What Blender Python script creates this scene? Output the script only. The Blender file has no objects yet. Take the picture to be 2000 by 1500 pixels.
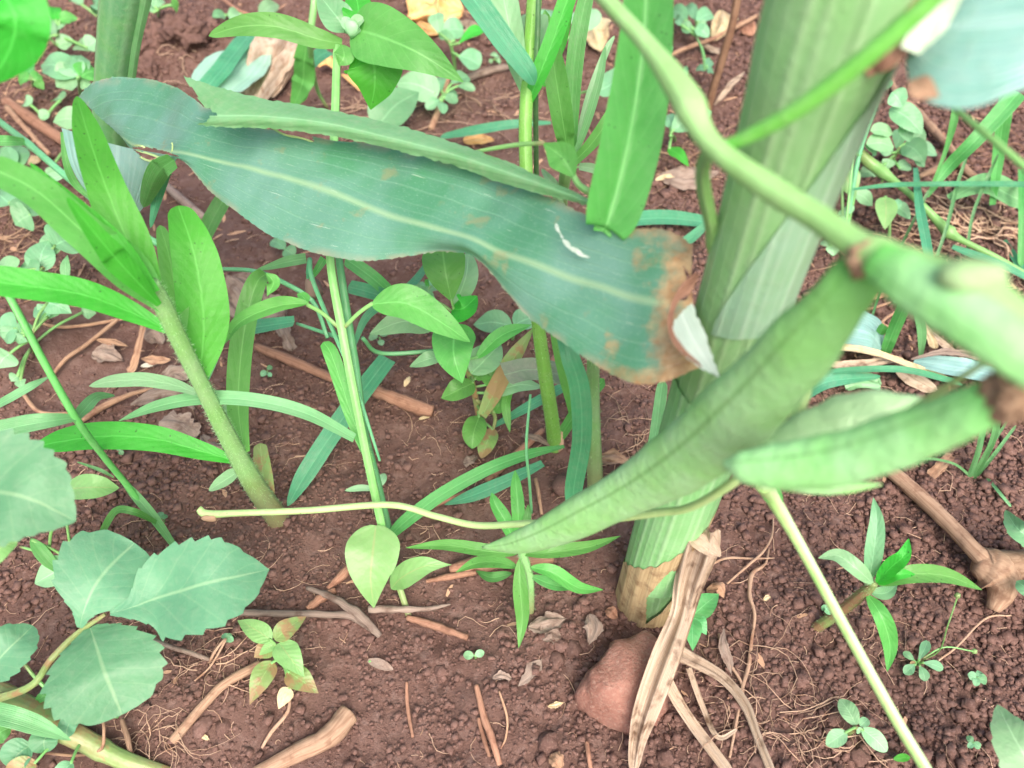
import bpy, bmesh, math, random
import numpy as np
from mathutils import Vector, Matrix, Quaternion
from mathutils import noise as mnoise
random.seed(7); RNG = np.random.default_rng(7)
SC = bpy.context.scene; COL = SC.collection
RAD = math.radians

# ------------------------------------------------------------------ camera
CAM_H = 0.28; PITCH = RAD(50.0); FPX = 1557.0          # focal length in photo pixels (2000 wide)
cam_d = bpy.data.cameras.new('camera'); cam = bpy.data.objects.new('camera', cam_d); COL.objects.link(cam)
cam.location = (0, 0, CAM_H); cam.rotation_euler = (math.pi/2 - PITCH, 0, 0)
cam_d.sensor_width = 36; cam_d.lens = 36*FPX/2000; cam_d.clip_start = 0.005; cam_d.clip_end = 200
cam_d.dof.use_dof = True; cam_d.dof.focus_distance = 0.285; cam_d.dof.aperture_fstop = 13.0
SC.camera = cam
# ------------------------------------------------------------------ sky, sun, exposure (bright overcast)
SUN_EL, SUN_AZ = 52.0, 165.0                            # degrees; azimuth measured from +Y towards +X
w = bpy.data.worlds.new('World'); SC.world = w; w.use_nodes = True
nt = w.node_tree; bg = nt.nodes['Background']
sky = nt.nodes.new('ShaderNodeTexSky'); sky.sky_type = 'NISHITA'; sky.sun_disc = False
sky.sun_elevation = RAD(SUN_EL); sky.sun_rotation = RAD(SUN_AZ)
sky.air_density = 1.0; sky.dust_density = 6.0; sky.ozone_density = 0.6
nt.links.new(sky.outputs[0], bg.inputs[0]); bg.inputs[1].default_value = 0.12
sl = bpy.data.lights.new('sun', 'SUN'); sun = bpy.data.objects.new('sun', sl); COL.objects.link(sun)
sl.energy = 1.5; sl.angle = RAD(40); sl.color = (1.0, 0.95, 0.87)
a, e = RAD(SUN_AZ), RAD(SUN_EL)
sdir = Vector((math.sin(a)*math.cos(e), math.cos(a)*math.cos(e), math.sin(e)))
sun.rotation_euler = sdir.to_track_quat('Z', 'Y').to_euler(); sun.location = sdir*5
SC.view_settings.view_transform = 'Standard'; SC.view_settings.look = 'None'
SC.view_settings.gamma = 1.0; SC.view_settings.use_curve_mapping = False
SC.view_settings.exposure = 1.28
SC.cycles.max_bounces = 8; SC.cycles.transparent_max_bounces = 8

# ------------------------------------------------------------------ photo pixel -> direction
FW = Vector((0, math.cos(PITCH), -math.sin(PITCH))); UP = Vector((0, math.sin(PITCH), math.cos(PITCH)))
CAM = Vector((0, 0, CAM_H))
def ray(x, y): return FW + Vector((1, 0, 0))*((x-1000)/FPX) + UP*((750-y)/FPX)
def depth(p): return (p-CAM).dot(FW)
def D(x, y, d): return CAM + ray(x, y)*(d/100.0)          # a point d cm deep along that direction
# ------------------------------------------------------------------ terrain
_T = RNG.random((256, 256))
def vn(x, y, s=0):
    x = np.asarray(x, float)+17.3*s+40; y = np.asarray(y, float)+9.7*s+40
    xi = np.floor(x).astype(int); yi = np.floor(y).astype(int)
    fx = x-xi; fy = y-yi; fx = fx*fx*(3-2*fx); fy = fy*fy*(3-2*fy)
    g = lambda i, j: _T[(xi+i) & 255, (yi+j) & 255]
    return (g(0,0)*(1-fx)+g(1,0)*fx)*(1-fy)+(g(0,1)*(1-fx)+g(1,1)*fx)*fy
def crumbly(x, y):                                        # 1 where the tilth is loose, 0 where it is a smooth crust
    m = vn(x*11, y*11, 3)*0.9+vn(x*30, y*30, 4)*0.4-0.25
    m = m+0.6/(1+np.exp(-(x-0.085)*50))-0.25*np.exp(-((x+0.03)**2+(y-0.12)**2)/0.05**2)
    m = m+0.5*np.exp(-((x+0.27)**2+(y-0.55)**2)/0.1**2)
    return np.clip(m, 0, 1)
def terr_raw(x, y):
    c = crumbly(x, y)
    z = 0.009*(vn(x*9, y*9, 1)-.5)+0.006*(vn(x*24, y*24, 2)-.5)
    z = z+0.0035*(vn(x*60, y*60, 5)-.5)*(0.5+c)+0.0026*(vn(x*140, y*140, 6)-.5)*(0.35+c)+0.0014*(vn(x*330, y*330, 7)-.5)*(.5+c)
    r = np.abs(vn(x*38, y*38, 8)-.5)                      # shrinkage cracks in the crust
    z = z-0.0016*np.clip(1-r/0.03, 0, 1)*(1-c)*(vn(x*14, y*14, 9) > .52)
    for (bx, by, a_, s_) in BUMPS: z = z+a_*np.exp(-((x-bx)**2+(y-by)**2)/s_**2)
    return z
def gp(x, y):
    r = ray(x, y); t = CAM_H/-r.z; p = CAM+r*t; return p.x, p.y
BUMPS = [(*gp(350, 95), .018, .045), (*gp(430, 110), .008, .03), (*gp(300, 60), .008, .03), (*gp(1960, 610), -.008, .02),
         (*gp(60, 700), .006, .03), (*gp(330, 720), -.004, .03), (*gp(1020, 1340), .003, .03), (*gp(1255, 1180), -.004, .02)]
NX, NY = 640, 540
def rowy(k): return 0.015+1.05*(0.45*k+0.55*k*k)
def halfw(y): return 0.235+0.60*y
_k = np.linspace(0, 1, NY); _u = np.linspace(-1, 1, NX)
YY = np.repeat(rowy(_k)[:, None], NX, 1); XX = _u[None, :]*halfw(YY)
ZZ = terr_raw(XX, YY)
def terr(x, y):                                           # height of the built ground at x, y (bilinear)
    if y < 0.016 or y > 1.05: return 0.0
    q = (y-0.015)/1.05; k = (-0.45+math.sqrt(0.2025+2.2*q))/1.1
    j = k*(NY-1); i = (x/halfw(y)+1)/2*(NX-1)
    if i < 0 or i >= NX-1 or j >= NY-1: return 0.0
    i0, j0 = int(i), int(j); fi, fj = i-i0, j-j0
    return float((ZZ[j0, i0]*(1-fi)+ZZ[j0, i0+1]*fi)*(1-fj)+(ZZ[j0+1, i0]*(1-fi)+ZZ[j0+1, i0+1]*fi)*fj)
def P(x, y, h=0.0):                                       # a point h cm above the soil on that direction
    r = ray(x, y); zz = 0.0
    for _ in range(5):
        t = (CAM_H-(zz+h/100.0))/-r.z; p = CAM+r*t; zz = terr(p.x, p.y)
    return p
def HS(*a): return [P(*q) for q in a]
def DS(*a): return [D(*q) for q in a]

# ------------------------------------------------------------------ materials
def nodes(name):
    m = bpy.data.materials.new(name); m.use_nodes = True; nt = m.node_tree; nt.nodes.clear()
    def nd(t, **k):
        n = nt.nodes.new('ShaderNode'+t)
        for q, v in k.items():
            if q.startswith('i_'):
                key = q[2:]; n.inputs[int(key) if key.isdigit() else key].default_value = v
            else: setattr(n, q, v)
        return n
    return m, nt, nd, nt.links.new
def math_(nd, ln, op, a, b=None, c=None):
    n = nd('Math', operation=op)
    for i, v in enumerate((a, b, c)):
        if v is None: continue
        if isinstance(v, (int, float)): n.inputs[i].default_value = v
        else: ln(v, n.inputs[i])
    return n.outputs[0]
def mix_(nd, ln, f, a, b):
    n = nd('Mix', data_type='RGBA')
    for i, v in ((0, f), (6, a), (7, b)):
        if isinstance(v, (int, float)): n.inputs[i].default_value = v
        elif isinstance(v, tuple): n.inputs[i].default_value = (*v[:3], 1)
        else: ln(v, n.inputs[i])
    return n.outputs[2]
def ramp_(nd, ln, f, lo, hi):
    n = nd('MapRange'); ln(f, n.inputs[0]); n.inputs[1].default_value = lo; n.inputs[2].default_value = hi; n.clamp = True
    return n.outputs[0]
def noise_(nd, ln, vec, scale, detail=3, rough=.55, dist=0):
    n = nd('TexNoise'); ln(vec, n.inputs['Vector']); n.inputs['Scale'].default_value = scale
    n.inputs['Detail'].default_value = detail; n.inputs['Roughness'].default_value = rough; n.inputs['Distortion'].default_value = dist
    return n.outputs[0]
def lin(r, g, b):
    f = lambda c: (c/255/12.92) if c <= 10 else ((c/255+.055)/1.055)**2.4
    return (f(r), f(g), f(b))
MATS = {}
def leafm(key, col, col2=None, vein=None, kind='grass', trans=.3, rough=.42, nv=26, brown=0.0, bcol=(.28,.15,.06), dust=.12, speck=0.0, rib=.07, foot=0.0, footc=(.22,.125,.075)):
    if key in MATS: return MATS[key]
    m, nt, nd, ln = nodes(key); MATS[key] = m
    col2 = col2 or tuple(c*.72 for c in col); vein = vein or tuple(min(1, c*1.25+.05) for c in col)
    uv = nd('UVMap', uv_map='UVMap'); sep = nd('SeparateXYZ'); ln(uv.outputs[0], sep.inputs[0])
    geo = nd('NewGeometry'); oi = nd('ObjectInfo')
    u = math_(nd, ln, 'MULTIPLY_ADD', sep.outputs[0], 2.0, -1.0); v = sep.outputs[1]
    au = math_(nd, ln, 'ABSOLUTE', u)
    pos = geo.outputs['Position']
    nz = noise_(nd, ln, pos, 75, 4); nz2 = noise_(nd, ln, pos, 420, 3, .6)
    c = mix_(nd, ln, ramp_(nd, ln, nz, .32, .68), col, col2)
    if kind == 'grass':
        w_ = math_(nd, ln, 'SINE', math_(nd, ln, 'MULTIPLY', u, nv*2.0))
        w2 = math_(nd, ln, 'SINE', math_(nd, ln, 'MULTIPLY_ADD', u, nv*0.71, 1.3))
        vf = ramp_(nd, ln, math_(nd, ln, 'ADD', w_, math_(nd, ln, 'MULTIPLY', w2, .7)), -.2, 1.9)
        hgt = vf; c = mix_(nd, ln, math_(nd, ln, 'MULTIPLY', vf, .38), c, vein)
    elif kind == 'broad':
        a_ = math_(nd, ln, 'SUBTRACT', math_(nd, ln, 'MULTIPLY', v, float(nv)), math_(nd, ln, 'MULTIPLY', math_(nd, ln, 'POWER', au, .8), nv*.24))
        pp = math_(nd, ln, 'PINGPONG', math_(nd, ln, 'ADD', a_, math_(nd, ln, 'MULTIPLY', nz2, .12)), .5)
        vf = ramp_(nd, ln, pp, .43, .5); hgt = math_(nd, ln, 'MULTIPLY', pp, .55)
        c = mix_(nd, ln, math_(nd, ln, 'MULTIPLY', vf, .17), c, vein)
    else:
        hgt = nz2
    rb = ramp_(nd, ln, au, rib, rib*.25)
    c = mix_(nd, ln, math_(nd, ln, 'MULTIPLY', rb, .62), c, vein)
    c = mix_(nd, ln, math_(nd, ln, 'MULTIPLY', ramp_(nd, ln, nz2, .45, .75), dust), c, (.42, .40, .32))   # dust
    if brown > 0:
        bn = noise_(nd, ln, pos, 130, 4, .65)
        c = mix_(nd, ln, math_(nd, ln, 'MULTIPLY', ramp_(nd, ln, bn, 1-brown-.04, 1-brown+.06), .85), c, bcol)
    if speck > 0:
        vo = nd('TexVoronoi'); vo.inputs['Scale'].default_value = 520; ln(pos, vo.inputs['Vector'])
        sp = math_(nd, ln, 'MULTIPLY', ramp_(nd, ln, vo.outputs['Distance'], .2, .1), ramp_(nd, ln, noise_(nd, ln, pos, 160, 2), .52, .6))
        c = mix_(nd, ln, math_(nd, ln, 'MULTIPLY', sp, speck), c, (.015, .02, .012))
    if foot > 0:                                            # old stem bases turn brown
        ff = ramp_(nd, ln, math_(nd, ln, 'MULTIPLY_ADD', nz, .12, v), foot+.12, foot*.3)
        c = mix_(nd, ln, math_(nd, ln, 'MULTIPLY', ff, .8), c, footc)
    hs = nd('HueSaturation'); ln(c, hs.inputs['Color'])                        # each leaf differs a little
    ln(math_(nd, ln, 'MULTIPLY_ADD', oi.outputs['Random'], .024, .488), hs.inputs['Hue'])
    ln(math_(nd, ln, 'MULTIPLY_ADD', oi.outputs['Random'], .30, .85), hs.inputs['Value']); c = hs.outputs[0]
    pb = nd('BsdfPrincipled', i_Roughness=rough); ln(c, pb.inputs['Base Color']); pb.inputs['Specular IOR Level'].default_value = .45
    ln(ramp_(nd, ln, nz2, -.6, 1.2), pb.inputs['Roughness']) if False else None
    bp = nd('Bump', i_Strength=.5, i_Distance=.0007)
    ln(math_(nd, ln, 'ADD', math_(nd, ln, 'MULTIPLY', hgt, .6), math_(nd, ln, 'MULTIPLY', nz2, .8)), bp.inputs['Height'])
    ln(bp.outputs[0], pb.inputs['Normal'])
    out = nd('OutputMaterial')
    if trans > 0:
        tr = nd('BsdfTranslucent'); tc = nd('Mix', data_type='RGBA', blend_type='MULTIPLY', i_0=1.0)
        ln(c, tc.inputs[6]); tc.inputs[7].default_value = (.95, 1.35, .5, 1); ln(tc.outputs[2], tr.inputs[0])
        mx = nd('MixShader', i_0=trans); ln(pb.outputs[0], mx.inputs[1]); ln(tr.outputs[0], mx.inputs[2]); ln(mx.outputs[0], out.inputs[0])
    else: ln(pb.outputs[0], out.inputs[0])
    return m
def earthm(key, cols, scale=60, rough=.95, bump=.6, bscale=900, spec=.15, bdist=.0008):
    """three colours blended by two noises; for soil, stone, bark and dead leaves"""
    if key in MATS: return MATS[key]
    m, nt, nd, ln = nodes(key); MATS[key] = m
    pos = nd('NewGeometry').outputs['Position']; oi = nd('ObjectInfo')
    n1 = noise_(nd, ln, pos, scale, 5, .6); n2 = noise_(nd, ln, pos, scale*6.5, 4, .65)
    c = mix_(nd, ln, ramp_(nd, ln, n1, .35, .66), cols[0], cols[1])
    c = mix_(nd, ln, ramp_(nd, ln, n2, .50, .72), c, cols[2])
    hs = nd('HueSaturation'); ln(c, hs.inputs['Color']); ln(math_(nd, ln, 'MULTIPLY_ADD', oi.outputs['Random'], .3, .85), hs.inputs['Value'])
    pb = nd('BsdfPrincipled', i_Roughness=rough); ln(hs.outputs[0], pb.inputs['Base Color']); pb.inputs['Specular IOR Level'].default_value = spec
    bp = nd('Bump', i_Strength=bump, i_Distance=bdist); ln(noise_(nd, ln, pos, bscale, 5, .7), bp.inputs['Height']); ln(bp.outputs[0], pb.inputs['Normal'])
    ln(pb.outputs[0], nd('OutputMaterial').inputs[0]); return m
def drym(key, c1, c2, c3, nv=16, trans=.12):
    """dead leaf or straw: streaks that run along it"""
    if key in MATS: return MATS[key]
    m, nt, nd, ln = nodes(key); MATS[key] = m
    uv = nd('UVMap', uv_map='UVMap'); mp = nd('Mapping'); ln(uv.outputs[0], mp.inputs[0]); mp.inputs['Scale'].default_value = (nv, 1.6, 1)
    pos = nd('NewGeometry').outputs['Position']; oi = nd('ObjectInfo')
    n1 = noise_(nd, ln, mp.outputs[0], 2.4, 4, .6, .4); n2 = noise_(nd, ln, pos, 160, 4, .6)
    c = mix_(nd, ln, ramp_(nd, ln, n1, .36, .62), c1, c2); c = mix_(nd, ln, ramp_(nd, ln, n2, .52, .72), c, c3)
    hs = nd('HueSaturation'); ln(c, hs.inputs['Color']); ln(math_(nd, ln, 'MULTIPLY_ADD', oi.outputs['Random'], .4, .8), hs.inputs['Value'])
    pb = nd('BsdfPrincipled', i_Roughness=.8); ln(hs.outputs[0], pb.inputs['Base Color']); pb.inputs['Specular IOR Level'].default_value = .2
    bp = nd('Bump', i_Strength=.5, i_Distance=.0006); ln(n1, bp.inputs['Height']); ln(bp.outputs[0], pb.inputs['Normal'])
    out = nd('OutputMaterial'); tr = nd('BsdfTranslucent'); ln(hs.outputs[0], tr.inputs[0]); mx = nd('MixShader', i_0=trans)
    ln(pb.outputs[0], mx.inputs[1]); ln(tr.outputs[0], mx.inputs[2]); ln(mx.outputs[0], out.inputs[0]); return m

M_SOIL = earthm('red_soil', [(.133,.074,.060), (.186,.111,.092), (.240,.156,.133)], scale=42, bump=1.0, bscale=900, bdist=.0016)
M_CRUMB = earthm('soil_crumbs', [(.112,.061,.050), (.163,.095,.079), (.222,.142,.121)], scale=260, bump=.7, bscale=2200, bdist=.0005)
M_STONE = earthm('red_stone', [(.40,.19,.145), (.53,.275,.215), (.55,.36,.29)], scale=130, bump=1.0, bscale=900, bdist=.0018)
M_PEB = earthm('pebble', [(.13,.075,.062), (.175,.105,.09), (.22,.14,.12)], scale=200, bump=.5)
M_ROOT = drym('rootlets', (.40,.25,.17), (.52,.36,.26), (.30,.16,.10))
M_STRAW = drym('straw', (.36,.20,.125), (.50,.33,.22), (.24,.12,.08))
M_BARK = drym('bark', (.26,.130,.085), (.36,.205,.14), (.16,.075,.05), nv=12, trans=0)
M_WOOD = drym('stick_wood', (.24,.145,.095), (.36,.24,.165), (.16,.085,.055), nv=9, trans=0)
M_DRY = drym('dry_leaf', (.36,.26,.185), (.50,.405,.315), (.15,.092,.06), nv=18)
M_PALEDRY = drym('pale_dead_blade', (.46,.34,.245), (.64,.52,.41), (.32,.19,.12), nv=14)
M_DRYG = drym('grey_dead_leaf', (.225,.160,.130), (.335,.265,.220), (.14,.088,.068), nv=13)
M_TAN = drym('tan_leaf', (.60,.47,.28), (.68,.56,.36), (.45,.31,.16), nv=5)
M_ORG = drym('orange_leaf', (.62,.33,.10), (.66,.45,.22), (.40,.22,.10), nv=5)

MINT = leafm('mint_leaf', (.190,.430,.225), (.140,.340,.165), kind='broad', nv=9, trans=.25, rough=.40)  # sky gloss and lens haze are mixed into this pale base colour
PALE = leafm('pale_leaf', (.265,.500,.270), (.21,.43,.215), kind='broad', nv=8, trans=.25, rough=.45)
VIVID = leafm('vivid_leaf', (.080,.470,.052), (.060,.385,.038), kind='broad', nv=10, trans=.42, rough=.5, speck=.6, dust=.04)
FRESH = leafm('fresh_leaf', (.140,.430,.100), (.100,.345,.072), kind='broad', nv=9, trans=.35, rough=.45, speck=.4, dust=.06)
YOUNG = leafm('young_leaf', (.25,.50,.185), (.20,.44,.145), vein=(.36,.44,.19), kind='broad', nv=8, trans=.28, brown=.24, bcol=(.40,.27,.11))
BROWNED = leafm('browned_leaf', (.22,.40,.12), (.26,.33,.13), kind='broad', nv=8, trans=.28, brown=.50, bcol=(.36,.21,.11))
TEAL = leafm('teal_grass', (.085,.355,.185), (.060,.275,.140), kind='grass', nv=20, trans=.28, rough=.36)
GRASS = leafm('green_grass', (.120,.400,.110), (.085,.315,.075), kind='grass', nv=18, trans=.35, rough=.38)
LGRASS = leafm('light_grass', (.185,.450,.200), (.14,.37,.15), kind='grass', nv=18, trans=.32, rough=.38)
COMP = leafm('compound_leaf', (.118,.305,.160), (.096,.262,.140), vein=(.27,.45,.25), kind='broad', nv=7, trans=.22, rough=.5, rib=.05, dust=.1)
STEM = leafm('green_stem', (.205,.440,.140), (.150,.350,.095), kind='grass', nv=9, trans=0, rough=.4, rib=0.0001, foot=.16)
BSTEM = leafm('brown_green_stem', (.17,.285,.085), (.22,.21,.09), kind='grass', nv=9, trans=0, brown=.47, bcol=(.26,.15,.08), rib=.0001)
HSTEM = leafm('hairy_stem', (.175,.420,.120), (.235,.440,.190), kind='grass', nv=9, trans=0, brown=.22, bcol=(.30,.22,.12), rib=.0001, foot=.22)
TSTEM = leafm('teal_stem', (.110,.360,.165), (.085,.290,.120), kind='grass', nv=7, trans=0, rib=.0001)
DSTEM = leafm('dark_stem', (.062,.200,.062), (.048,.15,.048), kind='grass', nv=7, trans=0, rib=.0001)
HAIR = leafm('plant_hair', (.34,.52,.30), (.30,.48,.26), kind='plain', trans=.3, dust=0)
POD = leafm('bean_pod', (.290,.535,.265), (.215,.500,.155), vein=(.12,.30,.08), kind='plain', trans=.06, rough=.55, rib=.035, dust=.10, speck=.3, foot=.22, footc=(.125,.46,.065))
PODP = leafm('pale_bean_pod', (.31,.50,.275), (.26,.44,.215), kind='plain', trans=.06, rough=.5, rib=.0001, dust=.08, speck=.9)
VINE = leafm('vine_stem', (.270,.500,.190), (.215,.440,.135), kind='grass', nv=7, trans=0, rough=.5, rib=.0001, brown=.27, bcol=(.25,.20,.08))
TENDRIL = leafm('tendril', (.42,.56,.24), (.36,.52,.19), kind='grass', nv=7, trans=0, rough=.5, rib=.0001, speck=.5)
CALYX = earthm('calyx', [(.24,.15,.10), (.36,.24,.15), (.42,.33,.22)], scale=150)
STALK = leafm('maize_stalk', (.235,.455,.205), (.180,.405,.145), vein=(.44,.62,.38), kind='grass', nv=34, trans=0, rough=.34, rib=.0001, dust=.07)
SHEATH = leafm('maize_sheath', (.265,.445,.300), (.225,.410,.225), vein=(.46,.62,.48), kind='grass', nv=26, trans=.1, rough=.3, rib=.0001, dust=.1)
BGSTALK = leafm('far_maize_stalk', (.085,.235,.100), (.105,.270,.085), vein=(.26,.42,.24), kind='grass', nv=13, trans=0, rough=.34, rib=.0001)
PALEBLUE = leafm('pale_blue_blade', (.225,.400,.360), (.165,.340,.280), vein=(.30,.47,.43), kind='grass', nv=30, trans=.15, rough=.33)  # pale blue green, lighter than the main blade
def blade_mat():
    m, nt, nd, ln = nodes('maize_blade')
    uv = nd('UVMap', uv_map='UVMap'); sep = nd('SeparateXYZ'); ln(uv.outputs[0], sep.inputs[0])
    pos = nd('NewGeometry').outputs['Position']
    u = math_(nd, ln, 'MULTIPLY_ADD', sep.outputs[0], 2.0, -1.0); v = sep.outputs[1]; au = math_(nd, ln, 'ABSOLUTE', u)
    nz = noise_(nd, ln, pos, 45, 3); nf = noise_(nd, ln, pos, 300, 4, .6)
    c = mix_(nd, ln, ramp_(nd, ln, nz, .34, .66), (.066,.225,.118), (.130,.280,.215))  # pale bluish sheen painted into the green as noise patches
    w1 = math_(nd, ln, 'SINE', math_(nd, ln, 'MULTIPLY', u, 62.0)); w2 = math_(nd, ln, 'SINE', math_(nd, ln, 'MULTIPLY_ADD', u, 37.0, .7))
    vf = ramp_(nd, ln, math_(nd, ln, 'ADD', w1, math_(nd, ln, 'MULTIPLY', w2, .4)), .7, 1.35)
    c = mix_(nd, ln, math_(nd, ln, 'MULTIPLY', vf, .30), c, (.20,.40,.26))
    # short pale hairs and scrapes that run along the blade
    mp = nd('Mapping'); ln(uv.outputs[0], mp.inputs[0]); mp.inputs['Scale'].default_value = (55, 95, 1); mp.inputs['Rotation'].default_value = (0, 0, .25)
    fl = ramp_(nd, ln, noise_(nd, ln, mp.outputs[0], 2.2, 3, .7), .58, .70)
    c = mix_(nd, ln, math_(nd, ln, 'MULTIPLY', fl, .45), c, (.40,.56,.42))
    mp2 = nd('Mapping'); ln(uv.outputs[0], mp2.inputs[0]); mp2.inputs['Scale'].default_value = (60, 9, 1)
    sc = ramp_(nd, ln, noise_(nd, ln, mp2.outputs[0], 1.6, 2, .5), .735, .75)
    c = mix_(nd, ln, math_(nd, ln, 'MULTIPLY', sc, .8), c, (.62,.72,.60))
    rb = ramp_(nd, ln, au, .085, .01)
    c = mix_(nd, ln, math_(nd, ln, 'MULTIPLY', rb, .7), c, (.29,.44,.25))
    ed = math_(nd, ln, 'MULTIPLY', ramp_(nd, ln, au, .86, 1.0), ramp_(nd, ln, noise_(nd, ln, pos, 90, 3), .42, .6))
    c = mix_(nd, ln, math_(nd, ln, 'MULTIPLY', ed, .6), c, (.34,.26,.17))
    # withered brown collar end
    br = math_(nd, ln, 'ADD', math_(nd, ln, 'MULTIPLY', v, -1.0), math_(nd, ln, 'ADD', math_(nd, ln, 'MULTIPLY_ADD', noise_(nd, ln, pos, 95, 5, .65), .34, -.125), math_(nd, ln, 'MULTIPLY', math_(nd, ln, 'POWER', au, 1.6), .075)))
    bf = ramp_(nd, ln, br, -.02, .05)
    bc = mix_(nd, ln, ramp_(nd, ln, nf, .38, .64), (.33,.145,.055), (.52,.34,.17))
    c = mix_(nd, ln, math_(nd, ln, 'MULTIPLY', bf, .92), c, bc)
    sp = math_(nd, ln, 'MULTIPLY', ramp_(nd, ln, noise_(nd, ln, pos, 95, 4, .6), .62, .70), .45)
    c = mix_(nd, ln, sp, c, (.30,.25,.12))
    pb = nd('BsdfPrincipled', i_Roughness=.33); ln(c, pb.inputs['Base Color']); pb.inputs['Specular IOR Level'].default_value = .5
    bp = nd('Bump', i_Strength=.3, i_Distance=.0008); ln(math_(nd, ln, 'ADD', vf, math_(nd, ln, 'MULTIPLY', nf, .8)), bp.inputs['Height']); ln(bp.outputs[0], pb.inputs['Normal'])
    tr = nd('BsdfTranslucent'); tr.inputs[0].default_value = (.12,.34,.05,1); mx = nd('MixShader', i_0=.12)
    ln(pb.outputs[0], mx.inputs[1]); ln(tr.outputs[0], mx.inputs[2]); ln(mx.outputs[0], nd('OutputMaterial').inputs[0]); return m
M_BLADE = blade_mat()

# ------------------------------------------------------------------ objects
def tag(o, label=None, cat=None, group=None, kind=None):
    for k, v_ in (('label', label), ('category', cat), ('group', group), ('kind', kind)):
        if v_: o[k] = v_
    return o
class Plant:                                               # an Empty at the thing's foot that parents its parts
    def __init__(self, name, label, cat, at, group=None):
        self.o = bpy.data.objects.new(name, None); COL.objects.link(self.o)
        self.loc = at.copy(); self.o.location = at; self.o.empty_display_size = .01
        tag(self.o, label, cat, group); self.axis = None   # axis: stem points that leaves with a gap are joined to by a petiole
def link(name, verts, faces, mat, R=None, parent=None, uvs=None, smooth=True, origin=None):
    """one mesh object; R is a Plant (part), parent a part of it (sub-part); R None = a thing of its own"""
    org = R.loc if R else (origin if origin is not None else Vector(verts[0]))
    V = np.asarray([tuple(p) for p in verts], float)-np.asarray(org)
    me = bpy.data.meshes.new(name); me.from_pydata(V.tolist(), [], faces)
    if uvs is not None:
        ul = me.uv_layers.new(name='UVMap'); li = np.empty(len(me.loops), int); me.loops.foreach_get('vertex_index', li)
        ul.data.foreach_set('uv', np.asarray(uvs, float)[li].ravel())
    if smooth: me.polygons.foreach_set('use_smooth', [True]*len(me.polygons))
    me.materials.append(mat); o = bpy.data.objects.new(name, me); COL.objects.link(o)
    if R: o.parent = parent if parent else R.o
    else: o.location = org
    return o
def crom(pts, n):
    """Catmull-Rom through points (Vectors or number lists) -> n samples"""
    A = np.asarray([tuple(p) if not np.isscalar(p) else (p,) for p in pts], float)
    k = len(A)
    if k == 1: return np.repeat(A, n, 0)
    A = np.vstack([2*A[0]-A[1], A, 2*A[-1]-A[-2]]); out = []
    for s in np.linspace(0, k-1, n):
        i = min(int(s), k-2); f = s-i; a, b, c, d = A[i], A[i+1], A[i+2], A[i+3]
        out.append(.5*((2*b)+(c-a)*f+(2*a-5*b+4*c-d)*f*f+(3*b-3*c+d-a)*f**3))
    return np.array(out)
PROF = {
 'lance': lambda s: max(0., math.sin(math.pi*min(1, s**.80*.985+.012)))**.85,
 'oval': lambda s: max(0., math.sin(math.pi*min(1, s*.96+.035)))**.62,
 'ovate': lambda s: (math.sin(math.pi*min(1, (s*.985+.01)**.62)))**.95 if s < .995 else .02,
 'obov': lambda s: (math.sin(math.pi*min(1, (s*.95+.02)**1.45)))**.7,
 'strap': lambda s: (.55+.45*min(1, s/.25))*(1 if s < .55 else max(.02, 1-((s-.55)/.45)**2.0)),
 'blade': lambda s: (.8+.2*min(1, s/.2))*max(.02, 1-s**2.6),
 'spoon': lambda s: .30+.70*max(0, min(1, (s-.25)/.4)) if s < .8 else max(.05, math.cos((s-.8)/.2*1.5))**.6,
 'even': lambda s: 1.0 if s < .93 else math.sqrt(max(.02, 1-((s-.93)/.07)**2)),
}
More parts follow.
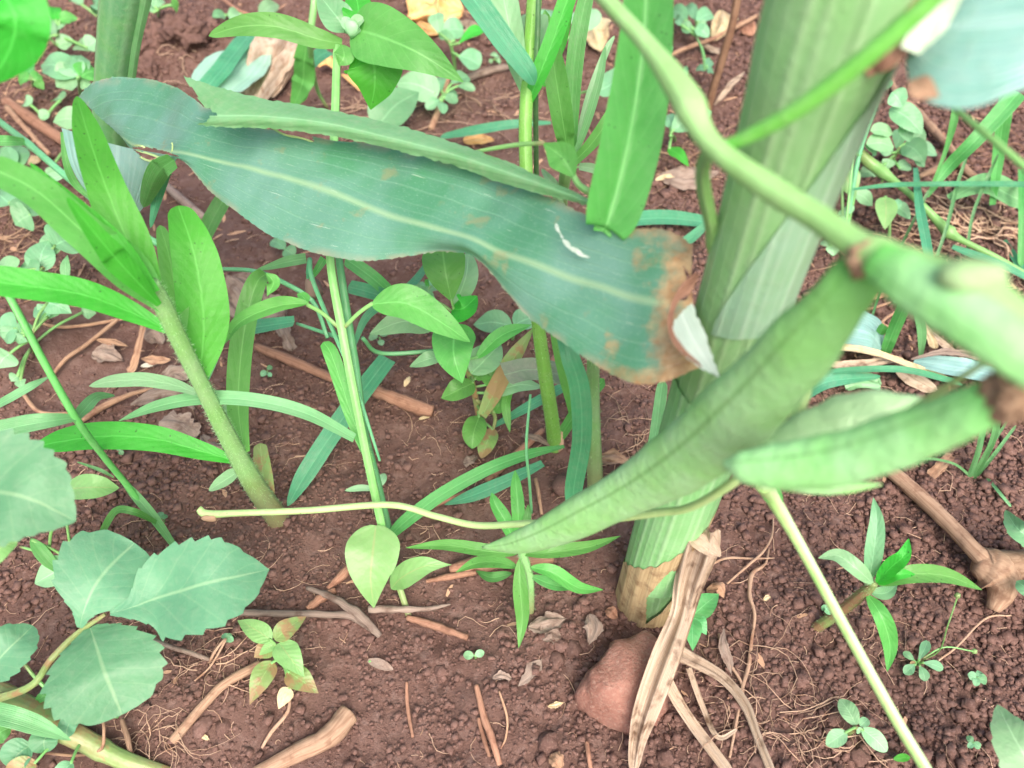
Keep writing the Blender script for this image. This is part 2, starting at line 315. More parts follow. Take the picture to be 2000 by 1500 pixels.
def leaf(R, pts, w, mat, prof='lance', fold=16, tilt=0, name='leaf', parent=None, n=18, nx=6, wavy=.0, teeth=0, crump=0, up=.5, label=None, twist=0, torn=0, ragged=0):
    """a thin blade along pts (Vectors, foot to tip); w = width(s) in photo pixels, at the blade's own distance"""
    n = max(n, int(teeth*2.2*3)+1) if teeth else int(n*1.3)+4
    C = crom(pts, n); rs = random.Random(int(C[0][0]*1e6) ^ int(C[-1][1]*1e6)); ph = rs.random()*6.28; ph2 = rs.random()*6.28
    W = [w]*2 if np.isscalar(w) else list(w); Wd = crom(W, n)[:, 0]; f = PROF[prof]
    V, U, F = [], [], []
    for i in range(n):
        s = i/(n-1); p = Vector(C[i]); t = Vector(C[min(i+1, n-1)]-C[max(i-1, 0)]).normalized()
        v = (p-CAM).normalized(); e1 = t.cross(v); e1 = e1.normalized() if e1.length > 1e-4 else Vector((1, 0, 0))
        s_ = e1*(1-up)+t.cross(Vector((0, 0, -1)))*up
        s_ = s_.normalized() if s_.length > .05 else e1
        s_ = Quaternion(t, RAD(tilt+twist*(s-.5))) @ s_
        k = max(.45, abs(s_.dot(e1))); nrm = s_.cross(t).normalized()
        if nrm.z < 0 and abs(tilt) < 80: nrm = -nrm
        hw = .5*Wd[i]*depth(p)/FPX/k*f(s)
        for j in range(nx+1):
            u = -1+2*j/nx; hj = hw
            if teeth:
                fr = (s*teeth+(.3 if u > 0 else 0)) % 1.0
                hj = hw*(1+abs(u)**4*(.13*fr-.05))
            if torn and i in (0, n-1): hj = hw*(1+rs.uniform(-.2, .2))
            hj *= 1+(.035+ragged)*mnoise.noise(Vector((s*(6 if not ragged else 4), 5.0 if u > 0 else -5.0, ph)))*abs(u)
            if ragged: hj *= 1+.35*ragged*mnoise.noise(Vector((s*17, 9.0 if u > 0 else -9.0, ph2)))*abs(u)
            lift = abs(u)*hj*math.tan(RAD(fold))+.09*hw*mnoise.noise(Vector((u*1.1+ph, s*4.5, ph2)))
            lift += wavy*hw*math.sin(s*9+ph+(1.7 if u > 0 else 0))*u*u
            if crump: lift += crump*hw*(math.sin(u*5.5+ph+s*2.2)+.6*math.sin(u*11+ph2-s*5)+.5*mnoise.noise(Vector((u*2, s*7, ph))))
            q = p+s_*(u*hj)+nrm*lift
            if torn and i == n-1: q = q+t*rs.uniform(-1, .4)*torn*.001
            V.append(q); U.append(((u+1)/2, s))
    for i in range(n-1):
        for j in range(nx):
            a_ = i*(nx+1)+j; F.append((a_, a_+1, a_+nx+2, a_+nx+1))
    o = link(name, V, F, mat, R, parent, U)
    if label: o['label'] = label
    if R and R.axis and not parent:
        a_ = Vector(C[0]); b = min(R.axis, key=lambda q: (q-a_).length+max(0, q.z-a_.z)*2); g = (a_-b).length
        if .0022 < g < .05:
            m_ = a_.lerp(b, .5)+Vector((0, 0, g*.06)); R_ax, R.axis = R.axis, None
            tube(R, [b, m_, a_+Vector(C[1]-C[0])], min(6, .3*np.mean(Wd)), STEM, 'petiole', parent=o, n=8, seg=5); R.axis = R_ax
    return o
def tube(R, pts, dia, mat, name='stem', parent=None, n=None, seg=9, flat=1.0, lump=0, bulge=0, label=None, cap=True, knots=(), phase=0, groove=0):
    n = n or max(8, 4*len(pts)); C = crom(pts, n); Dm = crom([dia]*2 if np.isscalar(dia) else list(dia), n)[:, 0]
    V, U, F = [], [], []; prev = None; sd = hash(round(C[0][0], 5)) % 97
    for i in range(n):
        s = i/(n-1); p = Vector(C[i]); t = Vector(C[min(i+1, n-1)]-C[max(i-1, 0)]).normalized()
        ref = prev if prev is not None else ((p-CAM).normalized().cross(t))
        e1 = (ref-t*ref.dot(t)).normalized(); e2 = t.cross(e1); prev = e1
        r = .5*max(.3, Dm[i])*depth(p)/FPX
        if bulge: r *= 1+bulge*math.sin(s*math.pi*2*6.0)
        for (ks, ka, kw) in knots: r *= 1+ka*math.exp(-((s-ks)/kw)**2)
        for j in range(seg):
            a_ = 2*math.pi*j/seg+phase; rr = r
            if groove: rr *= 1-groove*math.exp(-((j/seg-.5)/.05)**2)
            if lump: rr *= 1+lump*mnoise.noise(Vector((math.cos(a_)*1.3+sd, math.sin(a_)*1.3, s*len(pts)*2.6)))
            V.append(p+(e1*math.cos(a_)+e2*math.sin(a_)*flat)*rr); U.append((j/seg, s))
    for i in range(n-1):
        for j in range(seg):
            F.append((i*seg+j, i*seg+(j+1) % seg, (i+1)*seg+(j+1) % seg, (i+1)*seg+j))
    if cap:
        V += [Vector(C[0]), Vector(C[-1])]; U += [(.5, 0), (.5, 1)]; a_ = len(V)
        F += [(a_-2, (j+1) % seg, j) for j in range(seg)]+[(a_-1, (n-1)*seg+j, (n-1)*seg+(j+1) % seg) for j in range(seg)]
    o = link(name, V, F, mat, R, parent, U)
    if label: o['label'] = label
    return o
def loft(R, rows, mat, name='leaf_blade', parent=None, n=60, nx=14, holes=(), rip=0, smooth_across=True, v0=0, v1=1, rough=0):
    """rows: stations along the blade, each a list of Vectors across it; holes: photo polygons torn out of it"""
    k = len(rows[0]); cols = [crom([r[j] for r in rows], n) for j in range(k)]
    V, U, F = [], [], []; px = []
    for i in range(n):
        L = crom([c[i] for c in cols], nx+1)
        for j in range(nx+1):
            p = Vector(L[j])
            if rough: p = p+Vector((0, 0, 1))*rough*mnoise.noise(p*70)
            if rip and (i in (0, n-1) or j in (0, nx)): p = p+Vector((0, 0, 1))*0+mnoise.noise_vector(p*900)*rip
            V.append(p); U.append((j/nx, v0+(v1-v0)*i/(n-1)))
            q = p-CAM; d_ = q.dot(FW); px.append((1000+q.x/d_*FPX, 750-q.dot(UP)/d_*FPX))
    def inside(pt, poly):
        c = False; m = len(poly)
        for a_ in range(m):
            (x1, y1), (x2, y2) = poly[a_], poly[(a_+1) % m]
            if (y1 > pt[1]) != (y2 > pt[1]) and pt[0] < (x2-x1)*(pt[1]-y1)/(y2-y1)+x1: c = not c
        return c
    for i in range(n-1):
        for j in range(nx):
            a_ = i*(nx+1)+j; q = (a_, a_+1, a_+nx+2, a_+nx+1)
            if holes:
                cx = sum(px[z][0] for z in q)/4; cy = sum(px[z][1] for z in q)/4
                if any(inside((cx, cy), h) for h in holes): continue
            F.append(q)
    return link(name, V, F, mat, R, parent, U)
def lump(name, at, size, mat, R=None, parent=None, rough=.25, sub=3, rot=None, seed=0, freq=1.6, flat_bottom=False):
    bm = bmesh.new(); bmesh.ops.create_icosphere(bm, subdivisions=sub, radius=1.0)
    for v_ in bm.verts:
        d_ = v_.co.normalized(); v_.co *= 1+rough*mnoise.fractal(d_*freq+Vector((seed*3.1, seed*1.7, 0)), 1.0, 2.0, 4)
        v_.co = Vector((v_.co.x*size[0], v_.co.y*size[1], v_.co.z*size[2]))
    if rot: bmesh.ops.rotate(bm, verts=bm.verts, matrix=Matrix.Rotation(rot, 3, 'Z'))
    V = [v_.co+at for v_ in bm.verts]; F = [tuple(q.index for q in f.verts) for f in bm.faces]; bm.free()
    return link(name, V, F, mat, R, parent, [(0.5, .5)]*len(V), origin=at)
def hairs(R, pts, dia, mat, count, length, name='hairs', parent=None, seed=1):
    """fine hairs standing off a stem: too many to pick apart"""
    rs = random.Random(seed); C = crom(pts, 80); Dm = crom([dia]*2 if np.isscalar(dia) else list(dia), 80)[:, 0]; V, F = [], []
    for _ in range(count):
        i = rs.randrange(1, 79); p = Vector(C[i]).lerp(Vector(C[i+1 if i < 79 else i]), rs.random())
        t = Vector(C[min(79, i+1)]-C[i-1]).normalized(); q = Vector((rs.gauss(0, 1), rs.gauss(0, 1), rs.gauss(0, 1))); q = (q-t*q.dot(t)).normalized()
        r = .5*Dm[i]*depth(p)/FPX; L = length*rs.uniform(.6, 1.2)
        a_ = p+q*r*.9; b = a_+(q+t*rs.uniform(-.5, .5)).normalized()*L; s_ = q.cross(t)*.00006
        k = len(V); V += [a_-s_, a_+s_, b, a_+t*.00008]; F += [(k, k+1, k+2), (k, k+3, k+2)]
    o = link(name, V, F, mat, R, parent, [(.5, .5)]*len(V), smooth=False); o['kind'] = 'stuff'; return o
def seedling(label, base, H, leaves, mat, group='small seedlings on the soil', name='seedling', stem=True, sd=7, smat=None, cat='seedling', prof='oval', centre=None, fold=10):
    """leaves: (x0,y0,x1,y1,w[,mat[,h0,h1]])"""
    R = Plant(name, label, cat, P(*base), group)
    if stem:
        cx, cy = centre if centre else (sum(L[0] for L in leaves)/len(leaves), sum(L[1] for L in leaves)/len(leaves))
        b = P(*base); t = P(cx, cy, H); tube(R, [b-Vector((0, 0, .003)), b.lerp(t, .5)+Vector((.0006, 0, 0)), t], sd, smat or STEM, seg=6)
        R.axis = [b.lerp(t, k/10) for k in range(11)]
    else: R.axis = [P(*base)]
    for L in leaves:
        x0, y0, x1, y1, w = L[:5]; m = L[5] if len(L) > 5 and L[5] else mat
        h0 = L[6] if len(L) > 6 else H; h1 = L[7] if len(L) > 7 else H*.85
        a_ = P(x0, y0, h0); b = P(x1, y1, h1); c = a_.lerp(b, .5); c.z += (b-a_).length*.10
        leaf(R, [a_, c, b], w, m, prof, fold=fold, n=12, tilt=random.uniform(-12, 12), wavy=.06)
    return R
# ------------------------------------------------------------------ ground
def np_mesh(name, V, F, mat, smooth=True):
    me = bpy.data.meshes.new(name); nf, k = F.shape
    me.vertices.add(len(V)); me.vertices.foreach_set('co', np.ascontiguousarray(V, dtype=np.float32).ravel())
    me.loops.add(nf*k); me.loops.foreach_set('vertex_index', F.astype(np.int32).ravel())
    me.polygons.add(nf); me.polygons.foreach_set('loop_start', np.arange(nf, dtype=np.int32)*k)
    me.polygons.foreach_set('use_smooth', np.full(nf, smooth)); me.update(calc_edges=True); me.validate()
    me.materials.append(mat); o = bpy.data.objects.new(name, me); COL.objects.link(o); return o
def build_ground():
    Z = ZZ.copy(); Z[0, :] = Z[-1, :] = Z[:, 0] = Z[:, -1] = -.012
    V = np.stack([XX, YY, Z], -1).reshape(-1, 3)
    i = np.arange(NY*NX).reshape(NY, NX); F = np.stack([i[:-1, :-1], i[:-1, 1:], i[1:, 1:], i[1:, :-1]], -1).reshape(-1, 4)
    # the rest of the field, coarser, on to the horizon
    g = np.sign(np.linspace(-1, 1, 161))*np.abs(np.linspace(-1, 1, 161))**3*60; gx, gy = np.meshgrid(g, g+.4)
    gz = -.012+.02*(vn(gx*1.5, gy*1.5, 11)-.9)*np.clip((np.abs(gx)+np.abs(gy-.4))/2, .0, 1)
    V2 = np.stack([gx, gy, gz-.001], -1).reshape(-1, 3); j = np.arange(161*161).reshape(161, 161)+len(V)
    F2 = np.stack([j[:-1, :-1], j[:-1, 1:], j[1:, 1:], j[1:, :-1]], -1).reshape(-1, 4)
    o = np_mesh('ground', np.vstack([V, V2]), np.vstack([F, F2]), M_SOIL); o['kind'] = 'structure'; return o
GROUND = build_ground()
def terr_np(x, y):
    q = (y-0.015)/1.05; k = (-0.45+np.sqrt(0.2025+2.2*q))/1.1; j = np.clip(k*(NY-1), 0, NY-2); i = np.clip((x/halfw(y)+1)/2*(NX-1), 0, NX-2)
    i0 = i.astype(int); j0 = j.astype(int); fi = i-i0; fj = j-j0
    return (ZZ[j0, i0]*(1-fi)+ZZ[j0, i0+1]*fi)*(1-fj)+(ZZ[j0+1, i0]*(1-fi)+ZZ[j0+1, i0+1]*fi)*fj
def scatter(n, keep):
    y = rowy(RNG.random(n)**.9*.78+.0); x = RNG.uniform(-1, 1, n)*halfw(y)*.96; k = RNG.random(n) < keep(x, y)
    return x[k], y[k]
def build_crumbs():
    B = np.array([(x, y, z) for z in (-.62, .62) for y in (-.6, .6) for x in (-.6, .6)])
    T = np.array([(0,2,3),(0,3,1),(4,5,7),(4,7,6),(0,1,5),(0,5,4),(2,6,7),(2,7,3),(0,4,6),(0,6,2),(1,3,7),(1,7,5)])
    x, y = scatter(185000, lambda x, y: .10+.80*np.clip(crumbly(x, y)*1.2-.05, 0, 1)); n = len(x)
    r = np.clip(np.exp(RNG.normal(-7.22, .46, n)), .00030, .0024)*(1+.25*(y > .35))*(.72+.5*crumbly(x, y))
    S = np.stack([r*RNG.uniform(.75, 1.3, n), r*RNG.uniform(.75, 1.3, n), r*RNG.uniform(.6, 1.0, n)], -1)
    a_ = RNG.uniform(0, 6.28, n); ca, sa = np.cos(a_), np.sin(a_)
    Q = B[None]*S[:, None, :]*RNG.uniform(.7, 1.3, (n, len(B), 1))
    X = Q[..., 0]*ca[:, None]-Q[..., 1]*sa[:, None]+x[:, None]; Y = Q[..., 0]*sa[:, None]+Q[..., 1]*ca[:, None]+y[:, None]
    Zc = Q[..., 2]+(terr_np(x, y)+r*RNG.uniform(.05, .6, n))[:, None]
    V = np.stack([X, Y, Zc], -1).reshape(-1, 3); F = (T[None]+(np.arange(n)*len(B))[:, None, None]).reshape(-1, 3)
    o = np_mesh('soil_crumbs', V, F, M_CRUMB); tag(o, 'loose reddish brown soil crumbs scattered over the ground', 'soil', kind='stuff')
build_crumbs()
def build_fibres():
    """fine pale rootlets all over the soil"""
    x, y = scatter(5200, lambda x, y: .35+.65*(vn(x*9, y*9, 21) > .5)); V, F = [], []; rs = random.Random(5)
    for px_, py_ in zip(x, y):
        a_ = rs.random()*6.28; L = rs.choice((.004, .006, .008, .012, .018))*rs.uniform(.7, 1.3); k = 6; r = rs.uniform(.00010, .00024); c = rs.gauss(0, .35); q = [px_, py_]; b0 = len(V)
        arch = rs.uniform(0, .12)*L
        for i in range(k):
            t = i/(k-1); z = terr(q[0], q[1])+r*.7+arch*math.sin(math.pi*t); d_ = Vector((math.cos(a_), math.sin(a_), 0)); s_ = Vector((-d_.y, d_.x, 0)); p = Vector((q[0], q[1], z)); rr = r*(1-.6*t)
            V += [p+s_*rr, p-s_*rr, p+Vector((0, 0, rr*1.5))]
            q[0] += d_.x*L/k; q[1] += d_.y*L/k; a_ += c+rs.gauss(0, .35)
        for i in range(k-1):
            for j in range(3):
                F.append((b0+i*3+j, b0+i*3+(j+1) % 3, b0+i*3+3+(j+1) % 3, b0+i*3+3+j))
    o = link('rootlets', V, F, M_ROOT, None, None, [(.5, .5)]*len(V), origin=Vector((0, 0, 0)))
    tag(o, 'fine pale rootlets strewn over the red soil', 'rootlets', kind='stuff')
build_fibres()
def build_chaff():
    """specks of straw and leaf: bits a few millimetres long"""
    x, y = scatter(4200, lambda x, y: np.clip(.10+1.5*(y-.22), .08, .85)); V, F, U = [], [], []; rs = random.Random(9)
    for px_, py_ in zip(x, y):
        L = rs.uniform(.001, .0045)*(1+1.2*rs.random()*(py_ > .3)); w_ = min(.0011, L*rs.uniform(.06, .35)); a_ = rs.random()*6.28; z = terr(px_, py_)+.0006
        d_ = Vector((math.cos(a_), math.sin(a_), rs.gauss(0, .22))); s_ = Vector((-math.sin(a_), math.cos(a_), rs.gauss(0, .3))); p = Vector((px_, py_, z)); b0 = len(V)
        m = p+Vector((0, 0, w_*rs.uniform(.1, .5)))
        V += [p-d_*L-s_*w_*.6, p-d_*L*.9+s_*w_*.5, m-s_*w_, m+s_*w_, p+d_*L-s_*w_*.4, p+d_*L*.8+s_*w_*.5]; U += [(0, 0), (1, 0), (0, .5), (1, .5), (0, 1), (1, 1)]
        F += [(b0, b0+1, b0+3, b0+2), (b0+2, b0+3, b0+5, b0+4)]
    o = link('chaff', V, F, M_STRAW, None, None, U, origin=Vector((0, 0, 0)), smooth=False)
    tag(o, 'tan specks of straw and dead leaf strewn on the soil', 'chaff', kind='stuff')
build_chaff()

# ------------------------------------------------------------------ the maize plant
MB = P(1266, 1168, 0)
def stalk_pt(x, y): r = ray(x, y); return CAM+r*(MB.y/r.y)       # upright stalk: keeps the distance of its foot
MZ = Plant('maize_plant', 'tall maize plant with thick pale green stalk and one long blue green leaf', 'maize plant', MB)
ax = [(1266,1168),(1282,1110),(1300,1050),(1332,960),(1396,760),(1460,560),(1518,380),(1576,200),(1640,0)]
AX = [stalk_pt(*q) for q in ax]; AX[0].z -= .006
up_ = (AX[-1]-AX[-3]).normalized(); AXX = AX+[AX[-1]+up_*.06, AX[-1]+up_*.14, AX[-1]+up_*.24]
def radm(px_, p): return px_*depth(p)/FPX/2
RADS = [radm(112, AX[0]), radm(120, AX[1]), radm(126, AX[2]), radm(140, AX[3]), radm(160, AX[4]), radm(178, AX[5]), radm(205, AX[6]), radm(240, AX[7]), radm(284, AX[8])]
def shell(R, pts, rad, mat, name, n=60, seg=36, a0=0, a1=360, top=None, bot=None, parent=None, ridge=0, hole=None):
    """a sheath round an axis: angles a0..a1 (0 = towards the camera, + = to the right), top/bot = end positions along it by angle"""
    C = crom(pts, 200); Rr = crom(rad, 200)[:, 0]; V, U, F = [], [], []
    fx = Vector((0, -1, 0)); rx = Vector((1, 0, 0)); full = abs(a1-a0) >= 359.9; m = seg if full else seg+1
    for i in range(n):
        for j in range(m):
            a_ = RAD(a0+(a1-a0)*j/seg); s0 = bot(math.degrees(a_)) if bot else 0; s1 = top(math.degrees(a_)) if top else 1
            s = s0+(s1-s0)*i/(n-1); f = s*199; k = min(198, int(f)); p = Vector(C[k]).lerp(Vector(C[k+1]), f-k); r = Rr[k]*(1-(f-k))+Rr[k+1]*(f-k)
            r *= 1+ridge*math.sin(a_*14)
            V.append(p+(fx*math.cos(a_)+rx*math.sin(a_))*r); U.append((j/seg, s))
    for i in range(n-1):
        for j in range(seg):
            if hole and hole(a0+(a1-a0)*(j+.5)/seg, U[i*m+j][1]): continue
            j2 = (j+1) % m; F.append((i*m+j, i*m+j2, (i+1)*m+j2, (i+1)*m+j))
    return link(name, V, F, mat, R, parent, U)
shell(MZ, AXX, RADS+[RADS[-1]]*3, STALK, 'stalk', n=90, seg=48, ridge=.006)
# lower sheath (carries the long blade), slit at the right, upper sheath paler and bluer
shell(MZ, AX[1:6], [r*1.045 for r in RADS[1:6]], STALK, 'leaf_sheath', a0=-170, a1=120, top=lambda a_: .80+.00045*a_+.015*math.sin(RAD(a_*3)), n=50, ridge=.007)
shell(MZ, AX[4:]+[AXX[-3]], [r*1.05 for r in RADS[4:]]+[RADS[-1]*1.06], SHEATH, 'leaf_sheath', a0=-46, a1=175, bot=lambda a_: .165+.00025*a_, top=lambda a_: min(.86, .18+.0062*(a_+46)), n=60, ridge=.008)
# papery brown husk round the foot with an open V
M_HUSK = drym('husk', (.42,.30,.16), (.52,.40,.23), (.24,.15,.08), nv=30, trans=.05)
HR = [RADS[0]*1.14, RADS[1]*1.08, RADS[2]*1.07, RADS[3]*1.05]
def hk_top(a_): return .30+.0040*(a_+115)+.012*math.sin(a_*.35)
def hk_hole(a_, s): return s > .10 and abs(a_+12-(s-.1)*70) < 26*min(1, (s-.10)/.22) and s < hk_top(a_)-.15
shell(MZ, AX[0:4], HR, M_HUSK, 'husk', a0=-130, a1=84, top=hk_top, n=60, seg=110, ridge=.014, hole=hk_hole)
# the long blade
st = [((1352,480,15.7),(1354,592,15.6),(1376,715,14.9)), ((1296,450,15.8),(1270,590,15.0),(1258,752,14.0)), ((1215,442,15.6),(1165,560,14.5),(1165,712,13.4)),
      ((1100,400,15.1),(1030,512,14.1),(1040,625,13.2)), ((1000,350,14.7),(935,474,13.7),(938,512,13.3)), ((930,325,14.5),(880,454,13.6),(868,494,12.9)),
      ((840,302,14.2),(790,428,13.4),(770,505,12.5)), ((740,286,13.9),(690,392,13.2),(655,506,12.2)), ((620,268,13.6),(575,352,12.9),(530,458,12)),
      ((500,246,13.3),(455,320,12.5),(425,388,11.8)), ((400,205,13.0),(360,302,12.2),(356,316,12.0)), ((330,165,12.5),(300,292,11.9),(298,297,11.85)),
      ((250,150,11.9),(266,284,11.6),(266,287,11.6)), ((190,160,11.1),(246,276,11.4),(246,278,11.4)), ((152,190,10.2),(234,266,11.2),(234,267,11.2))]
BL = loft(MZ, [[P(*a_), P(*b), P(*c)] for a_, b, c in st], M_BLADE, 'leaf_blade', n=420, nx=76, rip=.0004, rough=.0012,
     holes=[[(258,288),(285,286),(325,296),(352,306),(300,312),(268,300)], [(526,246),(556,262),(585,268),(612,276),(610,262),(560,246)], [(1335,520),(1362,560),(1340,585),(1310,590),(1345,560)]])
loft(MZ, [[P(120,250,11.0), P(230,284,11.4), P(348,306,11.9)], [P(138,322,10.0), P(228,340,10.2), P(326,342,10.8)], [P(168,372,9.0), P(232,380,9.0), P(296,384,9.4)], [P(212,402,8.2), P(244,408,8.1), P(274,413,8.1)]], PALEBLUE, 'leaf_tip', n=110, nx=64, parent=BL,
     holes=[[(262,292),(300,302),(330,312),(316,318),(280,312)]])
leaf(MZ, HS((340,312,12.0),(312,332,11.4),(294,365,10.4),(280,405,8.6)), [30,42,36,16], GRASS, 'even', fold=20, name='leaf_fold', parent=BL, up=0)
leaf(MZ, HS((122,258,10.9),(130,320,10.0),(148,360,9.2),(178,388,8.6)), [8,13,14,6], GRASS, 'even', name='leaf_fold', parent=BL, up=0)
leaf(MZ, HS((322,330,10.6),(310,370,9.4),(294,445,7.6)), [26,24,6], TEAL, 'even', name='leaf_fold', parent=BL, up=0)
for pl in ([(1086,436),(1088,447),(1094,456),(1099,466)], [(1099,468),(1108,477),(1115,484),(1128,491),(1136,498),(1152,503)]):      # white splash on the blade
    leaf(MZ, [P(x, y, 15.25-.0028*(y-440)) for x, y in pl], [3,7,2,6] if len(pl) == 4 else [3,9,6,11,8,3], earthm('white_splash', [(.40,.47,.40),(.30,.38,.32),(.48,.54,.47)], 300), 'even', ragged=.7, n=30, name='white_splash', parent=BL, up=.2, fold=2)
for pts_, w_ in ((((258,286,11.5),(272,284,11.7),(284,288,11.7)), 3), (((266,293,11.4),(296,302,11.7),(322,312,11.8)), 4), (((262,298,11.2),(285,312,11.3),(312,316,11.6)), 4), (((335,300,12.1),(337,288,12.3),(336,278,12.4)), 2.5), (((528,248,13.4),(556,263,13.4),(586,269,13.5),(612,277,13.5)), 3.5)):
    leaf(MZ, HS(*pts_), w_, TENDRIL, 'even', name='torn_fibre', parent=BL, up=0, n=14, nx=2, ragged=.4)
# collar of the lower blade: pale wedge with a ragged brown rim
loft(MZ, [[D(1310,640,17.0), D(1330,612,17.2), D(1350,592,17.4)], [D(1328,684,16.7), D(1352,662,16.8), D(1374,646,17.0)], [D(1362,716,16.6), D(1380,706,16.7), D(1394,700,16.8)], [D(1402,734,16.7), D(1404,736,16.7), D(1406,738,16.7)]], leafm('pale_collar', (.40,.49,.43), (.33,.43,.35), vein=(.58,.66,.6), kind='grass', nv=11, trans=.1), 'collar', n=30, nx=12, rip=.0005)
leaf(MZ, DS((1362,535,16.9),(1340,562,16.7),(1318,590,16.6),(1308,640,16.6),(1330,680,16.4),(1372,718,16.3)), [12,22,12,10,12,5], M_BARK, 'even', name='withered_rim', up=.1, crump=.3, ragged=.5)
# upper blade and its collar
loft(MZ, [[D(1838,-60,12.6), D(1800,40,12.4), D(1768,120,12.3)], [D(1930,-160,12.4), D(1860,50,11.7), D(1790,186,11.5)], [D(2060,-220,12), D(1975,40,11.2), D(1890,212,11.0)], [D(2200,-220,11.6), D(2110,20,10.9), D(2020,168,10.8)], [D(2380,-160,11.2), D(2300,20,10.8), D(2240,120,10.8)]], PALEBLUE, 'leaf_blade', n=60, nx=24)
leaf(MZ, DS((1790,105,12.0),(1812,60,11.9),(1850,-10,11.9),(1880,-60,12)), [64,62,56,40], earthm('ligule', [(.46,.57,.43),(.42,.53,.38),(.52,.6,.48)], 120), 'even', name='ligule', up=.1, fold=24)
leaf(MZ, DS((1690,142,12.7),(1735,105,12.3),(1775,45,12.1),(1815,-30,12.1)), [20,52,40,26], M_BARK, 'even', name='withered_rim', up=.1, crump=.12)
leaf(MZ, DS((1775,160,11.5),(1800,172,11.35),(1835,190,11.25)), [18,46,20], M_STRAW, 'oval', name='withered_rim', up=.1)
# its dead lowest leaf, hanging shrivelled over the stone
DL = leaf(MZ, HS((1374,1028,6.6),(1368,1070,5.8),(1346,1140,4.0),(1330,1205,3.0),(1298,1290,2.9),(1266,1378,2.1),(1246,1445,.9),(1236,1512,.35)), [66,70,58,46,56,50,34,20], M_DRY, 'even', crump=.30, fold=6, name='dead_leaf', n=70, nx=22, up=.2, torn=2)
leaf(MZ, HS((1345,1035,6.0),(1372,1056,6.3),(1405,1085,5.9)), [30,44,14], M_DRY, 'even', crump=.25, name='torn_flap', parent=DL, up=.2, torn=2)
leaf(MZ, HS((1290,1292,2.7),(1310,1345,1.3),(1350,1410,.5),(1432,1520,.4)), [26,24,22,24], M_DRY, 'even', crump=.3, fold=8, name='shred', parent=DL, n=30, nx=10)
leaf(MZ, HS((1312,1268,1.2),(1345,1285,.7),(1410,1322,.5),(1455,1375,.4),(1480,1440,.4),(1512,1520,.4)), [34,28,22,20,16,18], M_DRY, 'even', crump=.32, fold=8, name='shred', parent=DL, n=40, nx=10)
leaf(MZ, HS((1345,1305,.6),(1372,1380,.4),(1402,1440,.4),(1440,1425,.4)), [12,11,10,6], M_DRY, 'even', crump=.3, name='shred', parent=DL, n=24)

# ------------------------------------------------------------------ bean vine climbing the stalk
BB = Vector((AX[0].x+.016, AX[0].y+.022, terr(AX[0].x+.016, AX[0].y+.022)))
BV = Plant('bean_vine', 'climbing bean vine with plump green pods twining round the maize stalk', 'bean plant', BB)
hel = [BB-Vector((0, 0, .004))]
for k_, z in ((0.0, .02), (.25, .05), (.5, .085), (.72, .125)):
    i_ = min(range(len(AX)), key=lambda q: abs(AX[q].z-z)); a_ = RAD(140-k_*60); c_ = AX[i_].copy(); c_.z = z
    hel.append(c_+Vector((math.sin(a_), -math.cos(a_), 0))*.0165)
tube(BV, hel+DS((1408,520,17.6),(1390,440,16.6),(1372,345,15.0),(1386,288,13.4)), [24]*5+[26,28,29,27], STEM, 'stem', n=60)
tube(BV, DS((1130,-70,15.6),(1180,-5,14.8),(1262,85,14),(1335,185,13.3),(1388,280,12.8),(1500,365,12.1),(1600,428,11.5),(1690,488,10.9),(1800,520,10.3),(1900,560,9.7),(2010,640,9.3),(2090,730,9.2)), [30,32,36,58,44,52,54,62,60,64,70,66], VINE, 'stem', n=90, seg=14, knots=((.30,.16,.02),(.66,.18,.02),(.83,.25,.03)))
tube(BV, DS((1900,-80,9.8),(1840,-20,10.1),(1700,105,10.8),(1560,212,11.7),(1450,272,12.5),(1398,288,12.9)), [40,40,40,36,28,18], leafm('petiole_green',(.15,.46,.08),(.12,.40,.06),kind='grass',nv=6,trans=0,rib=.0001), 'petiole', n=40, seg=12)
def pod(pts, w, mat, bulge=.05, flat=.62, label=None, n=70):
    o = tube(BV, pts, w, mat, 'pod', n=n, seg=32, flat=flat, lump=.05, bulge=bulge, label=label, phase=2.06, groove=.05); return o
pod(DS((1682,530,11.3),(1640,588,11.7),(1560,680,12.8),(1478,770,14.2),(1385,858,16),(1290,925,17.8),(1180,985,19.6),(1080,1035,21.2),(1005,1062,22.4),(942,1069,23.2)), [96,112,140,150,150,120,92,72,44,4], POD, .035)
pod(DS((1952,775,10.2),(1900,800,10.5),(1800,842,11.2),(1650,893,12.2),(1530,910,12.9),(1455,912,13.3),(1414,905,13.6)), [84,96,106,108,94,66,12], POD, .02)
pod(DS((1810,795,14),(1700,812,14.4),(1600,850,14.8),(1500,905,15.2),(1440,935,15.4)), [40,104,112,90,20], PODP, .03, label='paler speckled pod')
pod(DS((1480,915,14.2),(1570,940,14.1),(1650,951,14),(1722,946,13.9)), [60,48,26,3], POD, .02)
pod(DS((1712,505,10.6),(1770,545,10.2),(1860,600,9.7),(1960,668,9.3),(2060,740,9.1)), [70,104,112,108,90], POD, 0)
for (x, y, d_, s_) in ((1690,506,10.85,.0020), (1964,762,10.15,.0026), (1980,792,10.05,.0022), (1990,770,10.0,.0020)): lump('calyx', D(x, y, d_), (s_*1.1, s_*.9, s_*1.2), CALYX, BV, rough=.7, sub=3, seed=x, freq=2.4)
for (x, y, d_, s_) in ((1905,540,9.55,.0026),): lump('node', D(x, y, d_), (s_*1.7, s_, s_*.8), earthm('pale_node', [(.27,.45,.19),(.33,.48,.25),(.25,.42,.17)], 90), BV, rough=.25, sub=2)
